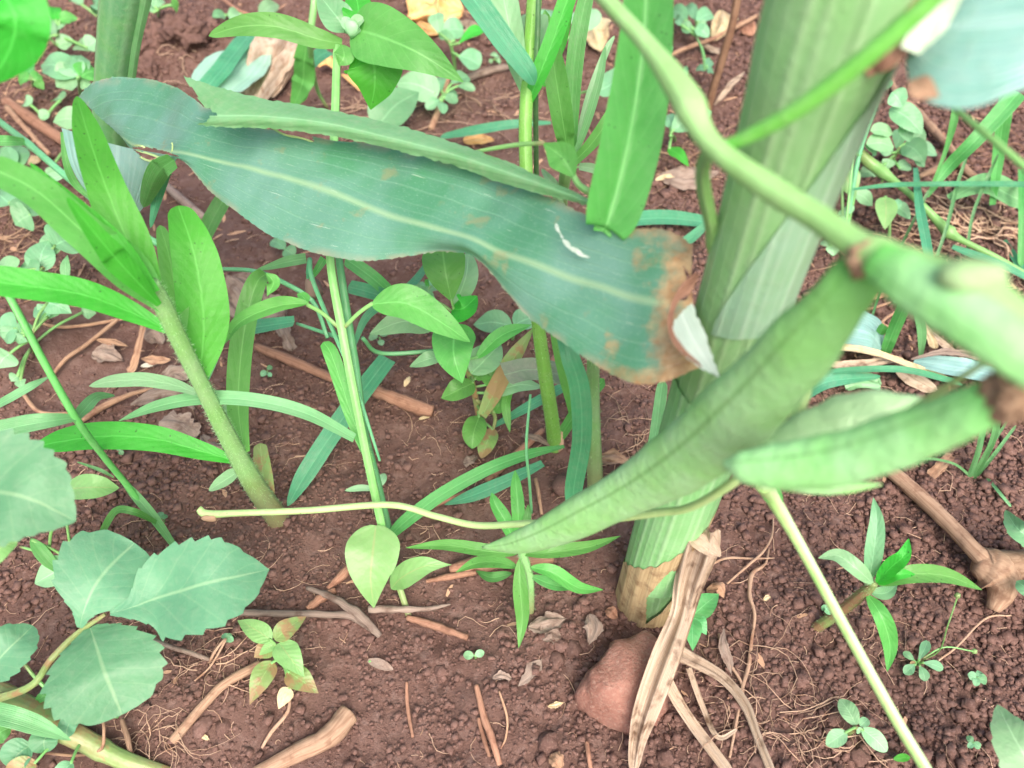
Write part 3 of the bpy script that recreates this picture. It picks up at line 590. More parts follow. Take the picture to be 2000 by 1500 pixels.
tube(BV, DS((1592,690,15.6),(1572,775,15.6),(1548,825,15.7),(1495,885,16.2),(1432,942,17),(1350,990,19),(1280,1002,20.5),(1150,1018,23.2),(1020,1023,24.6),(930,1026,25.6),(850,1008,26.3),(760,986,27),(600,997,27.8),(470,1002,28.2),(405,1004,28.4),(388,994,28.4)), [20,20,20,22,20,17,16,15,14,13.5,13,13,13,13,16,14], TENDRIL, 'tendril', n=120, seg=10)
lump('withered_tip', D(410,1012,28.3), (.0030,.0012,.0016), M_STRAW, BV, rough=.4, sub=2)
tube(BV, DS((1992,655,10.0),(1950,690,10.6),(1860,748,11.6),(1780,800,13),(1720,850,14.6)), [13,13,14,14,12], TENDRIL, 'tendril', n=30)
tube(BV, DS((1825,180,14.4),(1930,265,13.6),(2015,338,13.0)), [10,14,15], VINE, 'tendril', n=20)
PT = tube(BV, DS((1490,945,19.5),(1510,975,20.5),(1560,1060,21),(1650,1225,21),(1750,1405,20.4),(1810,1505,20),(1850,1580,19.6)), [34,30,23,22,23,24,24], leafm('pale_petiole',(.40,.56,.24),(.20,.45,.11),vein=(.72,.80,.58),kind='grass',nv=3.2,trans=0,rib=.0001,dust=.04), 'petiole', n=50, seg=12)
leaf(BV, DS((1478,935,19.4),(1505,962,20.2),(1530,992,20.6)), [26,36,18], GRASS, 'oval', name='bract', parent=PT, up=.1)

# ------------------------------------------------------------------ hairy weed with strap leaves behind the long blade
SB = P(1165, 968, 0)
SW = Plant('strap_leaf_weed', 'hairy stemmed weed whose upright strap leaf stands over the maize blade', 'weed', SB)
sp = [SB-Vector((0, 0, .004))]+[P(1160,880,2.8), P(1158,760,6.3), D(1160,640,24.5), D(1165,520,22), D(1172,432,20.6)]
tube(SW, sp, [34,30,26,26,28,26], HSTEM, 'stem', n=40); hairs(SW, sp, [34,30,26,26,28,26], HAIR, 450, .0013, seed=3)
leaf(SW, DS((1176,452,19.2),(1190,424,18.95),(1222,300,18.8),(1244,180,18.8),(1258,60,18.5),(1262,-60,18.3),(1258,-150,18.5)), [30,100,116,112,100,82,40], FRESH, 'even', fold=30, name='leaf', n=50, nx=10, up=0, tilt=10)
rw = [((1150,389,19.9),(1150,394,19.7),(1148,401,19.8)), ((1000,320,21.6),(1000,340,21.1),(1000,364,21.3)), ((880,276,22.7),(880,300,22.1),(880,322,22.3)), ((760,241,23.7),(757,268,23.0),(757,290,23.2)), ((640,214,24.5),(634,240,23.8),(640,264,24.0)), ((520,193,25.2),(516,227,24.4),(520,251,24.6)), ((425,170,25.6),(440,226,24.8),(440,249,25.0)), ((358,148,26),(405,226,25.1),(384,244,25.3))]
loft(SW, [[D(*q) for q in r] for r in rw], leafm('grey_green_leaf', (.165,.345,.165), (.13,.295,.12), kind='broad', nv=12, trans=.25, dust=.2), 'leaf', n=110, nx=16, rip=.0005, holes=[[(350,185),(395,215),(402,232),(425,222),(395,205),(372,165)]])
leaf(SW, DS((1122,346,20.4),(1098,308,20.5),(1060,279,20.8)), [30,58,30], FRESH, 'lance', fold=24, up=0)
tube(SW, DS((1158,380,20.2),(1132,362,20.4),(1118,340,20.5)), [16,13,12], STEM, 'petiole')
tube(SW, DS((1064,279,20.8),(1000,284,21.6),(930,296,22.4)), [9,9,7], STEM, 'petiole')
# ------------------------------------------------------------------ hairy narrow-leaved weed in the left foreground
HB = P(545, 1012, 0)
HW = Plant('hairy_weed', 'hairy upright weed with long vivid green leaves standing left of the maize', 'weed', HB)
def hw_pt(x, y, k=1.0): r = ray(x, y); return CAM+r*(HB.y*k/r.y)
hst = [HB-Vector((0, 0, .005))]+[hw_pt(*q) for q in ((507,962),(480,918),(455,872),(428,820),(399,762),(352,668),(318,596),(296,552))]
hdi = [44,42,40,36,34,32,34,36,28]
tube(HW, hst, hdi, HSTEM, 'stem', n=50, seg=12); hairs(HW, hst, hdi, HAIR, 1700, .0014, seed=5)
hd = lambda x, y: depth(hw_pt(x, y))*100
def hl(pts, w, mat=VIVID, dd=None, **k):                    # pts with extra depth in cm from the stem at the first point
    d0 = hd(pts[0][0], pts[0][1]); o = leaf(HW, [D(x, y, d0+(q[0] if q else 0)) for x, y, *q in pts], w, mat, **k); return o
hl([(312,590),(258,490,-.3),(205,360,-.5),(172,262,0),(150,188,.6)], [20,82,70,52,14], VIVID, prof='even', fold=14, n=40, nx=8, up=.15)
hl([(322,606,-.2),(255,530,-1.0),(160,450,-2.2),(70,372,-3.2),(-30,322,-4)], [18,78,72,66,60], FRESH, prof='even', fold=22, n=40, nx=8, up=.1, wavy=.12)
hl([(300,572,-.5),(235,480,-1.2),(160,410,-1.6),(100,360,-1.8),(58,318,-1.8)], [26,34,28,22,6], VIVID, prof='even', fold=18, n=30, up=.1)
hl([(312,596,-.8),(240,520,-2.4),(185,455,-3.4),(130,385,-4.2)], [12,50,36,10], VIVID, prof='even', fold=20, n=30, up=.1)
hl([(388,752),(398,640,-.5),(388,540,-.8),(372,470,-.8),(348,402,-.4)], [24,92,92,76,40], VIVID, prof='even', fold=9, n=40, nx=8, up=.2, tilt=6, wavy=.08)
hl([(356,672),(346,590,.6),(330,500,1.0),(312,440,1.4)], [10,44,40,14], FRESH, prof='even', fold=14, n=24, up=.1)
hl([(342,652),(255,610,-.5),(170,578,-1.2),(80,562,-1.8),(-30,548,-2.4)], [12,40,54,58,60], VIVID, prof='even', fold=16, n=36, nx=8)
hl([(384,768),(340,752,.4),(280,742,.6),(220,745,.8),(174,754,1)], [12,24,28,24,6], PALE, prof='even', fold=8)
hl([(458,900),(390,880,-.4),(300,857,-.8),(200,852,-1.0),(120,862,-.9),(62,874,-.5)], [14,36,50,54,42,8], VIVID, prof='even', fold=10, n=34, nx=8, wavy=.06)
hl([(478,885),(466,800,.8),(470,700,1.4),(484,610,1.8),(502,552,2.0),(520,534,2.6)], [22,40,44,42,36,22], FRESH, prof='even', fold=18, n=36, nx=8, up=.1, tilt=-10)
hl([(520,534,3.6),(534,552,3.8),(522,578,4.0)], [14,26,8], FRESH, prof='oval', fold=30)
hl([(470,918),(445,934,.2),(408,958,.4)], 26, PALE, prof='oval')
hl([(526,996,-.3),(515,935,-.2),(508,866,.3)], [24,36,24], HSTEM and BROWNED, prof='even', fold=16, n=20)
hl([(392,770),(420,700,.8),(436,655,1.2)], [8,14,6], PALE, prof='even')
hl([(478,880,1.2),(450,820,2.2),(448,770,2.8)], [20,34,10], PALE, prof='oval')

# ------------------------------------------------------------------ opposite-leaved weed with long bare stem
OB = P(806, 1224, 0)
OW = Plant('opposite_leaf_weed', 'slim upright weed with paired leaves on a long stem, crossing behind the maize blade', 'weed', OB)
ost = [OB-Vector((0,0,.004))]+DS((778,1140,29.2),(758,1080,28.8),(742,1010,28.3),(708,850,27.2),(668,645,26.6),(645,505,26.6),(648,380,27),(655,210,28),(658,90,28.6))
tube(OW, ost, [12,13,14,17,17,18,17,17,17,15], STEM, 'stem', n=60); hairs(OW, ost[2:6], [14,17,17,18], HAIR, 250, .0009, seed=8)
leaf(OW, DS((734,1026,28.1),(728,1080,27.6),(724,1130,27.5),(730,1187,27.8)), 104, YOUNG, 'ovate', fold=8, n=30, nx=10)
leaf(OW, DS((764,1150,29),(785,1128,28.6),(830,1106,28.2),(882,1103,28.2)), [34,46,46,20], YOUNG, 'lance', fold=10, n=20)
for side, pp, bl_, w_, m_ in ((1, ((670,642,26.6),(700,612,26.3),(728,592,26.2)), ((726,594,26.2),(790,592,26),(850,622,26.1),(918,668,26.6)), 70, FRESH), (-1, ((664,642,26.6),(630,612,26.6),(600,595,26.7)), ((604,592,26.7),(540,598,26.8),(470,628,27.0),(438,672,27.3)), 30, FRESH)):
    q = leaf(OW, DS(*bl_), w_, m_, 'lance', fold=26 if side < 0 else 12, n=26, nx=8, wavy=.12); tube(OW, DS(*pp), [8,8,8], STEM, 'petiole', parent=q)
leaf(OW, DS((600,592,26.9),(592,580,27.1),(580,574,27.3)), 22, FRESH, 'ovate', fold=20)
tube(OW, DS((742,900,27.8),(690,740,27.4),(648,640,27.8),(610,545,28.6),(605,505,29)), [5,8,9,9,9], TSTEM, 'side_stem')
leaf(OW, DS((724,905,28),(690,820,27.9),(650,700,28.2),(632,668,28.4)), [14,26,30,18], FRESH, 'even', fold=10, n=20)
leaf(OW, DS((668,85,28.6),(620,76,28.2),(540,52,27.8),(470,52,27.9),(408,70,28.3)), [16,38,46,36,10], FRESH, 'even', fold=14, n=26, nx=8, up=.3)
leaf(OW, DS((668,88,28.5),(672,110,28.2),(662,128,28.3)), [20,40,14], FRESH, 'oval', up=.2)
leaf(OW, DS((688,58,28.3),(740,70,27.6),(820,105,27.2),(905,160,27.6)), 112, FRESH, 'ovate', fold=12, n=30, nx=10, tilt=14, up=.4)
leaf(OW, DS((704,92,28.6),(728,120,28.5),(732,165,28.9),(724,214,29.5)), 118, VIVID, 'ovate', fold=8, n=26, nx=10, up=0)
leaf(OW, DS((680,62,28.4),(655,30,28.3),(620,-15,28.4)), 62, MINT, 'lance', fold=14, n=18)
leaf(OW, DS((690,55,28.2),(700,20,28.4),(690,-25,29)), 60, VIVID, 'lance', fold=12, n=18)
leaf(OW, DS((690,62,28),(698,44,27.8),(712,36,27.8)), 22, PALE, 'oval', fold=30); leaf(OW, DS((684,60,28),(676,46,27.8),(682,34,27.8)), 20, PALE, 'oval', fold=30)
lump('bud', D(688,56,28.0), (.0028,.0024,.003), PALE, OW, rough=.5, sub=2, freq=3)

# ------------------------------------------------------------------ grass culm with teal blades beside it
GB = P(765, 1052, 0)
GT = Plant('grass_tuft', 'teal grass with a straight culm and wide drooping blades between the weeds', 'grass', GB)
tube(GT, [GB-Vector((0,0,.004))]+DS((752,1000,30.2),(735,930,29.4),(712,840,28.6),(695,720,28),(676,600,27.6),(662,505,27.6),(655,420,28)), [12,13,14,15,16,16,15,10], TSTEM, 'culm', n=40)
leaf(GT, DS((745,968,29.8),(690,862,28.6),(640,800,28.2),(540,780,28),(390,780,27.6),(300,798,27.9),(228,822,28.4)), [20,26,27,27,26,22,4], LGRASS, 'even', fold=12, n=60, nx=8) if False else None
leaf(GT, DS((692,856,27.4),(600,808,26.6),(500,783,26.2),(400,778,26.2),(310,793,26.6),(232,822,27.2)), [18,26,28,27,22,4], LGRASS, 'even', fold=12, n=50, nx=8)
leaf(GT, HS((757,700,2.2),(700,775,2.2),(640,860,1.6),(592,935,.9),(562,988,.3)), [34,38,38,34,10], TEAL, 'even', fold=10, n=36, nx=8)
tube(GT, HS((708,660,6),(745,690,4.6),(860,685,4.4),(905,690,4.2)), [8,9,9,8], TSTEM, 'side_stem')
leaf(GT, HS((850,495,4),(800,560,5),(720,615,4),(690,680,3)), [10,16,16,6], TEAL, 'even', fold=14, n=24)
leaf(GT, HS((575,628,5),(500,640,4),(430,655,2.5),(398,672,1.2)), [20,28,26,6], TEAL, 'even', fold=14, n=24)
tube(GT, HS((580,632,5),(640,652,5.6),(690,668,6)), [6,8,8], TSTEM, 'side_stem')
leaf(GT, HS((770,585,4),(720,570,4.6),(680,560,5)), [26,28,26], TEAL, 'even', fold=12, n=16)
leaf(GT, HS((768,580,4),(730,545,5),(675,505,6)), [24,28,28], GRASS, 'even', fold=12, n=20)
leaf(GT, HS((598,505,8),(560,512,8),(500,528,7.4)), [20,20,4], LGRASS, 'even', fold=12, n=18)
tube(GT, HS((430,525,6),(500,530,7),(560,555,7),(612,590,6.6),(640,660,6)), [8,9,10,10,8], TSTEM, 'side_stem')
leaf(GT, HS((634,505,8.4),(618,530,8),(605,548,7.6)), [16,12,4], GRASS, 'even'); leaf(GT, HS((606,505,8.4),(602,530,8),(600,545,7.6)), [10,8,5], TEAL, 'even')
lump('seed_head', P(612,562,6.8), (.003,.004,.005), M_DRYG, GT, rough=.5, sub=2, freq=3)

# ------------------------------------------------------------------ long grass arching over the bare soil
AG = Plant('arching_grass', 'grass clump with one upright teal blade and one green blade arching over bare soil', 'grass', P(1126,1000,0))
leaf(AG, DS((1126,1000,27.5),(1120,960,26.8),(1136,860,25),(1132,760,23.4),(1112,690,22.8),(1090,600,23)), [24,34,38,40,36,30], TEAL, 'even', fold=10, n=50, nx=8, up=.1)
leaf(AG, HS((1102,872,2.0),(1030,888,2.4),(950,918,2.6),(860,968,2.2),(790,1020,1.4),(760,1050,.6)), [6,20,25,27,26,14], GRASS, 'even', fold=10, n=50, nx=8)
leaf(AG, HS((1060,905,1.2),(1000,935,1.2),(930,965,.8),(868,986,.3)), [14,24,26,4], TEAL, 'even', fold=8, n=30)
leaf(AG, HS((1095,852,.8),(1130,800,2.2),(1180,740,3.6)), [20,24,22], GRASS, 'even', fold=12, n=20)
leaf(AG, HS((965,832,.4),(1040,790,1.8),(1120,745,2.6)), [8,20,18], TEAL, 'even', fold=12, n=20)
tube(AG, DS((1038,1002,29.5),(1034,940,28.5),(1028,870,28),(1036,770,28)), [6,6,6,5], TSTEM, 'culm')
leaf(AG, HS((1245,1000,.5),(1275,880,3.2),(1295,740,6)), [24,24,22], LGRASS, 'even', n=20)

# ------------------------------------------------------------------ tall hairy weed rising behind the blade
TB = P(1086, 872, 0)
TW = Plant('tall_hairy_weed', 'tall hairy yellow green weed with speckled stem rising behind the maize blade', 'weed', TB)
tst = [TB-Vector((0,0,.004))]+DS((1078,820,32.5),(1066,740,30),(1052,640,28),(1038,500,26.6),(1030,380,26),(1026,250,25.8),(1034,120,25.6),(1046,-30,25.4))
tdi = [30,28,28,26,26,26,26,28,30]
tube(TW, tst, tdi, leafm('speckled_stem', (.20,.44,.08), (.16,.38,.06), kind='grass', nv=8, trans=0, rib=.0001, speck=.9), 'stem', n=50, seg=12); hairs(TW, tst, tdi, HAIR, 900, .0012, seed=11)
leaf(TW, DS((1022,178,25.7),(1006,110,25.2),(990,30,25),(976,-40,25)), [14,42,52,50], PALE, 'even', fold=20, n=26)
leaf(TW, DS((1032,200,25.7),(1052,150,25.3),(1080,80,25),(1118,-30,24.8)), [16,32,36,34], VIVID, 'even', fold=18, n=26)
leaf(TW, DS((1040,180,25.9),(1048,110,26.4),(1040,30,26.8)), [20,46,60], PALE, 'even', n=20)
leaf(TW, HS((985,732,5),(1040,722,4.4),(1110,735,3.6)), [46,44,40], leafm('greyed_leaf', (.20,.30,.17), (.235,.25,.19), kind='broad', nv=8, trans=.2, dust=.3), 'even', fold=10, n=20, torn=3)
leaf(TW, HS((1120,800,2.4),(1100,700,5),(1082,640,6.4)), [22,36,22], FRESH, 'even', n=20, fold=20)
lump('stem_foot', TB+Vector((0,0,.004)), (.004,.004,.007), M_STRAW, TW, rough=.3, sub=2)
# bark-brown node under it
# ------------------------------------------------------------------ grass with dark culm and wide ribbed blade
DB = P(1047, 560, 0)
DG = Plant('dark_culm_grass', 'grass with thin dark culm and a wide ribbed blade ending against it', 'grass', DB)
tube(DG, [DB]+DS((1047,430,32),(1048,380,30),(1046,200,26),(1050,60,25),(1052,-40,24.6)), [8,9,10,11,11,10], DSTEM, 'culm', n=30)
leaf(DG, DS((880,-60,24.2),(930,5,24.2),(985,82,24.3),(1030,140,24.6),(1044,166,24.9)), [44,46,44,34,8], TEAL, 'even', fold=12, n=30, nx=10)
leaf(DG, HS((1150,436,1.2),(1205,432,1.6),(1300,426,.9),(1400,436,.25)), [18,26,28,20], TEAL, 'even', n=20)
leaf(DG, HS((1310,490,.2),(1350,465,.9),(1395,425,1.4)), [14,20,12], TEAL, 'even', n=20)
leaf(DG, HS((1076,240,2),(1000,244,2.2),(930,255,1.8),(860,268,1)), [6,17,18,10], TEAL, 'even', n=24)

# ------------------------------------------------------------------ pale rosette weed right of the dark culm
RB = P(1098, 430, 0)
RW = Plant('pale_strap_weed', 'pale upright weed with several narrow strap leaves fanning from one foot', 'weed', RB)
tube(RW, [RB, D(1100,370,33), D(1112,310,30)], [16,22,28], STEM, 'stem'); RW.axis = [Vector(q) for q in crom([RB, D(1100,370,33), D(1112,310,30)], 14)]
for pts, w_, m_ in ((((1112,315,30),(1098,230,28.6),(1082,130,27.6),(1064,20,27)), [24,42,42,16], FRESH), (((1122,305,30),(1150,230,29.4),(1172,150,29),(1182,90,29)), [10,15,15,6], LGRASS), (((1120,318,30),(1160,275,29.4),(1195,222,29),(1240,140,29)), [16,24,24,10], FRESH), (((1116,300,30.4),(1118,180,29.6),(1128,80,29),(1150,-30,28.8)), [18,32,34,28], GRASS), (((1124,290,31),(1150,190,30.6),(1184,100,30.4),(1200,70,30.4)), [8,14,13,4], PALE), (((1112,330,31),(1090,220,31.6),(1078,180,32)), [8,11,6], TEAL), (((1098,420,34),(1085,370,32.6),(1058,330,33)), [10,22,6], PALE), (((1130,325,31),(1160,330,31.6),(1182,345,32)), [14,18,4], PALE), (((1110,-20,29),(1090,80,29.6),(1062,170,30)), [30,34,10], VIVID)):
    leaf(RW, DS(*pts), w_, m_, 'even', fold=18, n=24, up=.15)
leaf(RW, HS((1160,180,4),(1195,165,4),(1240,130,3.6)), 46, MINT, 'oval')
tube(RW, HS((1112,190,3),(1140,180,3.4),(1165,176,4)), [5,5,5], STEM, 'petiole')

# ------------------------------------------------------------------ left maize stalk behind the blade tip
BP = P(228, 452, 0)
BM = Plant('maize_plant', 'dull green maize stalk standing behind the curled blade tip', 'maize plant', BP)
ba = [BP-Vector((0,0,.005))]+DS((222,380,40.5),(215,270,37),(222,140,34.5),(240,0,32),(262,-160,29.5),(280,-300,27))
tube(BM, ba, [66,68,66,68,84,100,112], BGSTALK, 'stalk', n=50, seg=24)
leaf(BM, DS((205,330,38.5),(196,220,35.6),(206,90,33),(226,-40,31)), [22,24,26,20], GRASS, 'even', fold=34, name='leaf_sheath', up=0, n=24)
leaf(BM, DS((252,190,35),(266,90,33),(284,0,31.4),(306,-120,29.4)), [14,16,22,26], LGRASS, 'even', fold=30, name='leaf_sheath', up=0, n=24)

# ------------------------------------------------------------------ plant reaching in over the far left corner
CB = Vector((-.36, .26, 0)); CB.z = terr(-.36, .26)
CW = Plant('broad_leaf_weed', 'broad leaved weed whose big glowing green leaf hangs into view', 'weed', CB)
c1 = D(-120,-120,17); tube(CW, [CB-Vector((0,0,.004)), CB.lerp(c1,.5)+Vector((-.02,0,.02)), c1], [20,20,14], STEM, 'stem')
leaf(CW, DS((-120,-120,17),(-40,-60,16.4),(25,20,16),(20,95,16.4),(-25,165,17)), [30,150,128,96,16], VIVID, 'even', fold=6, n=34, nx=10, up=0)

# ------------------------------------------------------------------ compound-leaved weed at lower left
KB = P(-60, 1400, 0)
KW = Plant('compound_leaf_weed', 'sprawling weed with toothed three part leaf and thick brownish jointed stem', 'weed', KB)
K0 = P(60, 1340, 4.0)
tube(KW, [KB, P(-20,1370,2.6), K0, P(100,1288,4.1), P(150,1238,4.3), P(205,1200,4.5)], [24,20,14,13,11,7], BSTEM, 'petiole', n=30)
leaf(KW, HS((215,1198,4.6),(258,1186,4.8),(310,1166,5.0),(385,1144,5.1),(455,1128,5.0),(526,1112,4.6)), [8,48,150,180,140,8], COMP, 'even', fold=6, n=60, nx=12, teeth=11, name='leaflet', wavy=.03)
leaf(KW, HS((156,1226,4.5),(163,1196,4.7),(182,1152,4.9),(218,1102,5.1),(262,1060,4.9)), [10,44,150,172,80], COMP, 'even', fold=8, n=60, nx=12, teeth=8, name='leaflet')
leaf(KW, HS((176,1226,4.4),(186,1255,4.6),(202,1305,4.7),(220,1352,4.5),(238,1396,4.1)), [26,120,206,188,90], COMP, 'even', fold=8, n=60, nx=12, teeth=8, name='leaflet')
leaf(KW, HS((-40,1330,3.4),(0,1285,3.8),(35,1250,3.8),(64,1222,3.6)), [30,90,80,16], COMP, 'even', n=40, teeth=7, name='leaflet')
tube(KW, HS((38,1284,3.4),(75,1330,2.8),(120,1365,2.2),(185,1388,1.4),(230,1400,.6)), [6,7,8,8,7], STEM, 'side_stem')
tube(KW, HS((-60,1340,1.6),(0,1362,1.5),(60,1392,1.2),(130,1428,.9),(200,1465,.6),(250,1488,.4),(330,1512,.2)), [56,56,52,46,38,34,26], BSTEM, 'stem', n=40, seg=14, knots=((.36,.16,.03),(.66,.14,.03)))
leaf(KW, HS((-50,1385,2.4),(20,1400,2.6),(80,1420,2.2),(139,1446,1.6)), [40,40,32,4], LGRASS, 'even', fold=16, n=26)
KW.axis = HS((0,1362,1.5),(30,1378,1.3),(60,1392,1.2),(95,1410,1.0),(130,1428,.9),(160,1446,.8),(120,1365,2.2))
for x0, y0, x1, y1, w_, m_ in ((120,1370,150,1372,34,MINT),(150,1400,128,1440,34,COMP),(95,1432,88,1470,50,COMP),(60,1455,20,1500,60,COMP),(70,1490,20,1530,50,BROWNED),(140,1490,120,1530,34,MINT),(70,1370,112,1360,18,GRASS),(20,1420,-10,1450,40,GRASS)):
    a_ = P(x0,y0,1.4); b = P(x1,y1,1.2); leaf(KW, [a_, a_.lerp(b,.5)+Vector((0,0,.002)), b], w_, m_, 'oval', n=14)
# near leaf on its own stalk
NB = P(-90, 1180, 0)
NW = Plant('toothed_leaf_weed', 'weed with one large hazy mint green toothed leaf beside the three part leaf', 'weed', NB)
n0 = D(-110,985,19.4); tube(NW, [NB, NB.lerp(n0,.5)+Vector((-.01,0,0)), n0], [14,13,11], STEM, 'stem')
leaf(NW, DS((-110,985,19.4),(-30,960,19),(60,975,19),(148,1018,19.4)), [120,236,190,16], COMP, 'even', fold=5, n=60, nx=12, teeth=13, up=.2)
leaf(NW, DS((-40,1100,20.5),(0,1070,20.6),(34,1058,20.8)), [50,52,10], YOUNG, 'even', n=18)
leaf(NW, DS((-60,870,20.5),(-20,868,20.2),(16,905,20.4)), [40,46,20], MINT, 'even', n=18)
# young weed under it
YB = P(150, 1112, 0)
YW = Plant('seedling', 'young light green weed partly hidden by the toothed three part leaf', 'seedling', YB)
tube(YW, [YB, P(140,1105,1.2), P(143,1096,2.2)], 7, STEM); YW.axis = [YB, P(140,1105,1.2), P(143,1096,2.2)]
for pts, w_, m_ in ((((145,1095,2.2),(180,1070,2.6),(228,1048,2.4)), 58, PALE), (((140,1100,2.2),(105,1118,2.4),(68,1140,2.2)), 56, PALE), (((60,1052,3.4),(90,1090,2.8),(125,1125,2.2)), 26, GRASS), (((125,955,3),(180,952,3.2),(233,953,3)), 50, YOUNG), (((150,1110,2.2),(190,1140,2.4),(245,1165,2.2)), 44, YOUNG)):
    leaf(YW, HS(*pts), w_, m_, 'lance', n=18)
tube(YW, HS((96,1082,2.4),(98,1050,3.2),(102,1030,3.6)), 6, STEM, 'side_stem'); tube(YW, HS((40,1068,2.6),(65,1075,2.6),(92,1086,2.4)), 5, STEM, 'side_stem')

# ------------------------------------------------------------------ thin grass crossing the left foreground
LB = P(342, 1068, 0)
LG = Plant('thin_grass', 'thin green grass stem leaning across bare soil left of the hairy weed', 'grass', LB)
tube(LG, [LB]+HS((300,1015,1.6),(250,950,3.4),(205,895,5),(150,820,7),(90,715,9),(40,620,10.4),(0,548,11.4),(-60,450,12.4)), [12,14,13,13,15,15,15,14,12], leafm('grass_culm', (.13,.40,.10), (.10,.34,.08), kind='grass', nv=4, trans=.1, rib=.0001), 'culm', n=50)
leaf(LG, HS((158,815,7),(100,822,7.4),(40,832,7.6),(-40,850,7.6)), [10,28,36,36], LGRASS, 'even', n=26)
leaf(LG, HS((150,818,7),(165,800,6.6),(190,776,6.2),(224,772,5.6)), [14,24,18,4], LGRASS, 'even', n=20)
leaf(LG, HS((232,930,4),(262,965,3),(300,1010,2),(342,1068,.4)), [6,17,18,10], LGRASS, 'even', n=26, fold=16)
leaf(LG, HS((305,1020,2),(262,1000,3.2),(225,1000,3),(195,1050,1.6)), [8,14,14,12], GRASS, 'even', n=26)
leaf(LG, HS((222,932,4),(195,918,4.4),(150,902,4.2)), [3,7,3], LGRASS, 'even', n=14)
leaf(LG, HS((94,737,6),(60,755,6.2),(20,778,6),(-20,800,5.6)), [4,15,16,12], LGRASS, 'even', n=20)

# ------------------------------------------------------------------ broad-leaved plant in the middle
MBs = P(940, 835, 0)
MW = Plant('oval_leaf_weed', 'bushy weed with oval bright green leaves under the maize blade', 'weed', MBs)
mst = [MBs-Vector((0,0,.003)), P(925,760,2.4), P(900,680,4.6), P(888,612,6.4)]
tube(MW, mst, [12,13,12,9], BSTEM, 'stem', n=24); MW.axis = [Vector(q) for q in crom(mst, 24)]
for pts, w_, m_, pr in ((((882,588,7),(870,530,8),(862,470,8.6)), 84, FRESH, 'obov'), (((888,600,6.6),(910,540,7.2),(915,490,7.4)), 50, PALE, 'lance'), (((884,604,6.6),(905,602,7),(932,578,7)), 52, VIVID, 'lance'), (((890,634,6.2),(886,690,6.2),(903,748,5.4)), 84, FRESH, 'ovate'), (((850,640,5.2),(790,628,5.6),(722,652,5)), 50, PALE, 'lance'), (((862,696,4.4),(834,702,4.6),(800,716,4.2)), 28, PALE, 'lance'), (((925,748,3.4),(895,762,3.6),(862,778,3.2)), 44, FRESH, 'lance'), (((920,730,3.8),(950,700,4),(978,672,3.8)), 60, PALE, 'lance'), (((930,700,4.2),(980,655,4.8),(1038,634,4.8)), 30, FRESH, 'lance'), (((942,812,1.6),(985,730,3.6),(1042,640,5.4)), 34, BROWNED, 'strap'), (((928,740,3),(950,720,3.2),(965,760,2.8)), 50, FRESH, 'oval'), (((960,770,2.4),(1010,752,3),(1060,756,2.8)), 32, PALE, 'lance'), (((936,814,1.2),(926,842,1.3),(922,876,1.0)), 46, FRESH, 'oval'), (((966,805,1.2),(974,790,1.6),(970,765,1.8)), 28, FRESH, 'oval'), (((964,838,.7),(952,862,.7),(940,895,.5)), 36, BROWNED, 'oval'), (((1002,750,3),(988,790,2),(996,845,1)), 18, FRESH, 'strap'), (((845,585,6.8),(820,575,7),(800,560,7)), 34, MINT, 'oval')):
    leaf(MW, HS(*pts), w_, m_, pr, n=20, nx=8, fold=14, wavy=.08)
tube(MW, HS((960,850,.2),(966,810,1.0),(930,780,2)), [6,8,7], BSTEM, 'side_stem')
seedling('leafy seedling cluster behind the oval leaved weed, with a dry flake on it', (830,600,0), 2.0, [(832,572,815,555,20),(830,575,852,560,18),(835,580,820,590,24),(826,578,848,585,22),(834,570,838,545,14,VIVID),(826,576,800,572,22),(840,560,850,540,16)], MINT, prof='obov')
seedling('pale pointed leaf seedling between the oval leaved weed and the maize blade', (1000,660,0), 1.6, [(1000,636,925,634,46),(1004,636,1045,620,44)], MINT, prof='lance')

# ------------------------------------------------------------------ low narrow-leaved weed beside the pod tip
NBs = P(1036, 1196, 0)
PW = Plant('narrow_leaf_weed', 'low weed with narrow dark green leaves spreading below the bean pod tip', 'weed', NBs)
nst = [NBs-Vector((0,0,.003)), P(1034,1130,1.8), P(1020,1080,3.2), P(1012,1050,4)]
tube(PW, nst, [16,17,18,14], HSTEM, 'stem', n=24); hairs(PW, nst, [16,17,18,14], HAIR, 500, .0012, seed=17)
for pts, w_ in ((((1010,1082,3.2),(950,1076,3.6),(870,1065,3.4),(792,1070,2.8)), 26), (((1020,1082,3.2),(1080,1078,3.5),(1150,1068,3.4),(1212,1047,3.2)), 27), (((1014,1092,3),(1016,1150,2.2),(1020,1210,1.2),(1013,1266,.5)), 30), (((1036,1108,2.6),(1080,1118,2.6),(1130,1148,1.8),(1178,1152,1.5)), 28), (((1012,1108,2.6),(970,1098,2.6),(930,1100,2.2),(890,1118,1.6)), 26), (((1005,1062,3.6),(988,1020,4.4),(968,985,4.8),(960,962,4.9)), 28), (((1012,1060,3.6),(1012,1000,4.8),(1008,950,5.2),(1006,918,5.2)), 26), (((1036,1125,2),(1080,1142,1.6),(1125,1150,1)), 22), (((1000,1120,2),(960,1128,1.8),(930,1115,1.4)), 20), (((1020,1060,3.8),(1030,1010,4.6),(1032,985,4.8)), 16)):
    leaf(PW, HS(*pts), w_, GRASS if w_ < 24 else FRESH, 'lance', fold=22, n=22, nx=6)

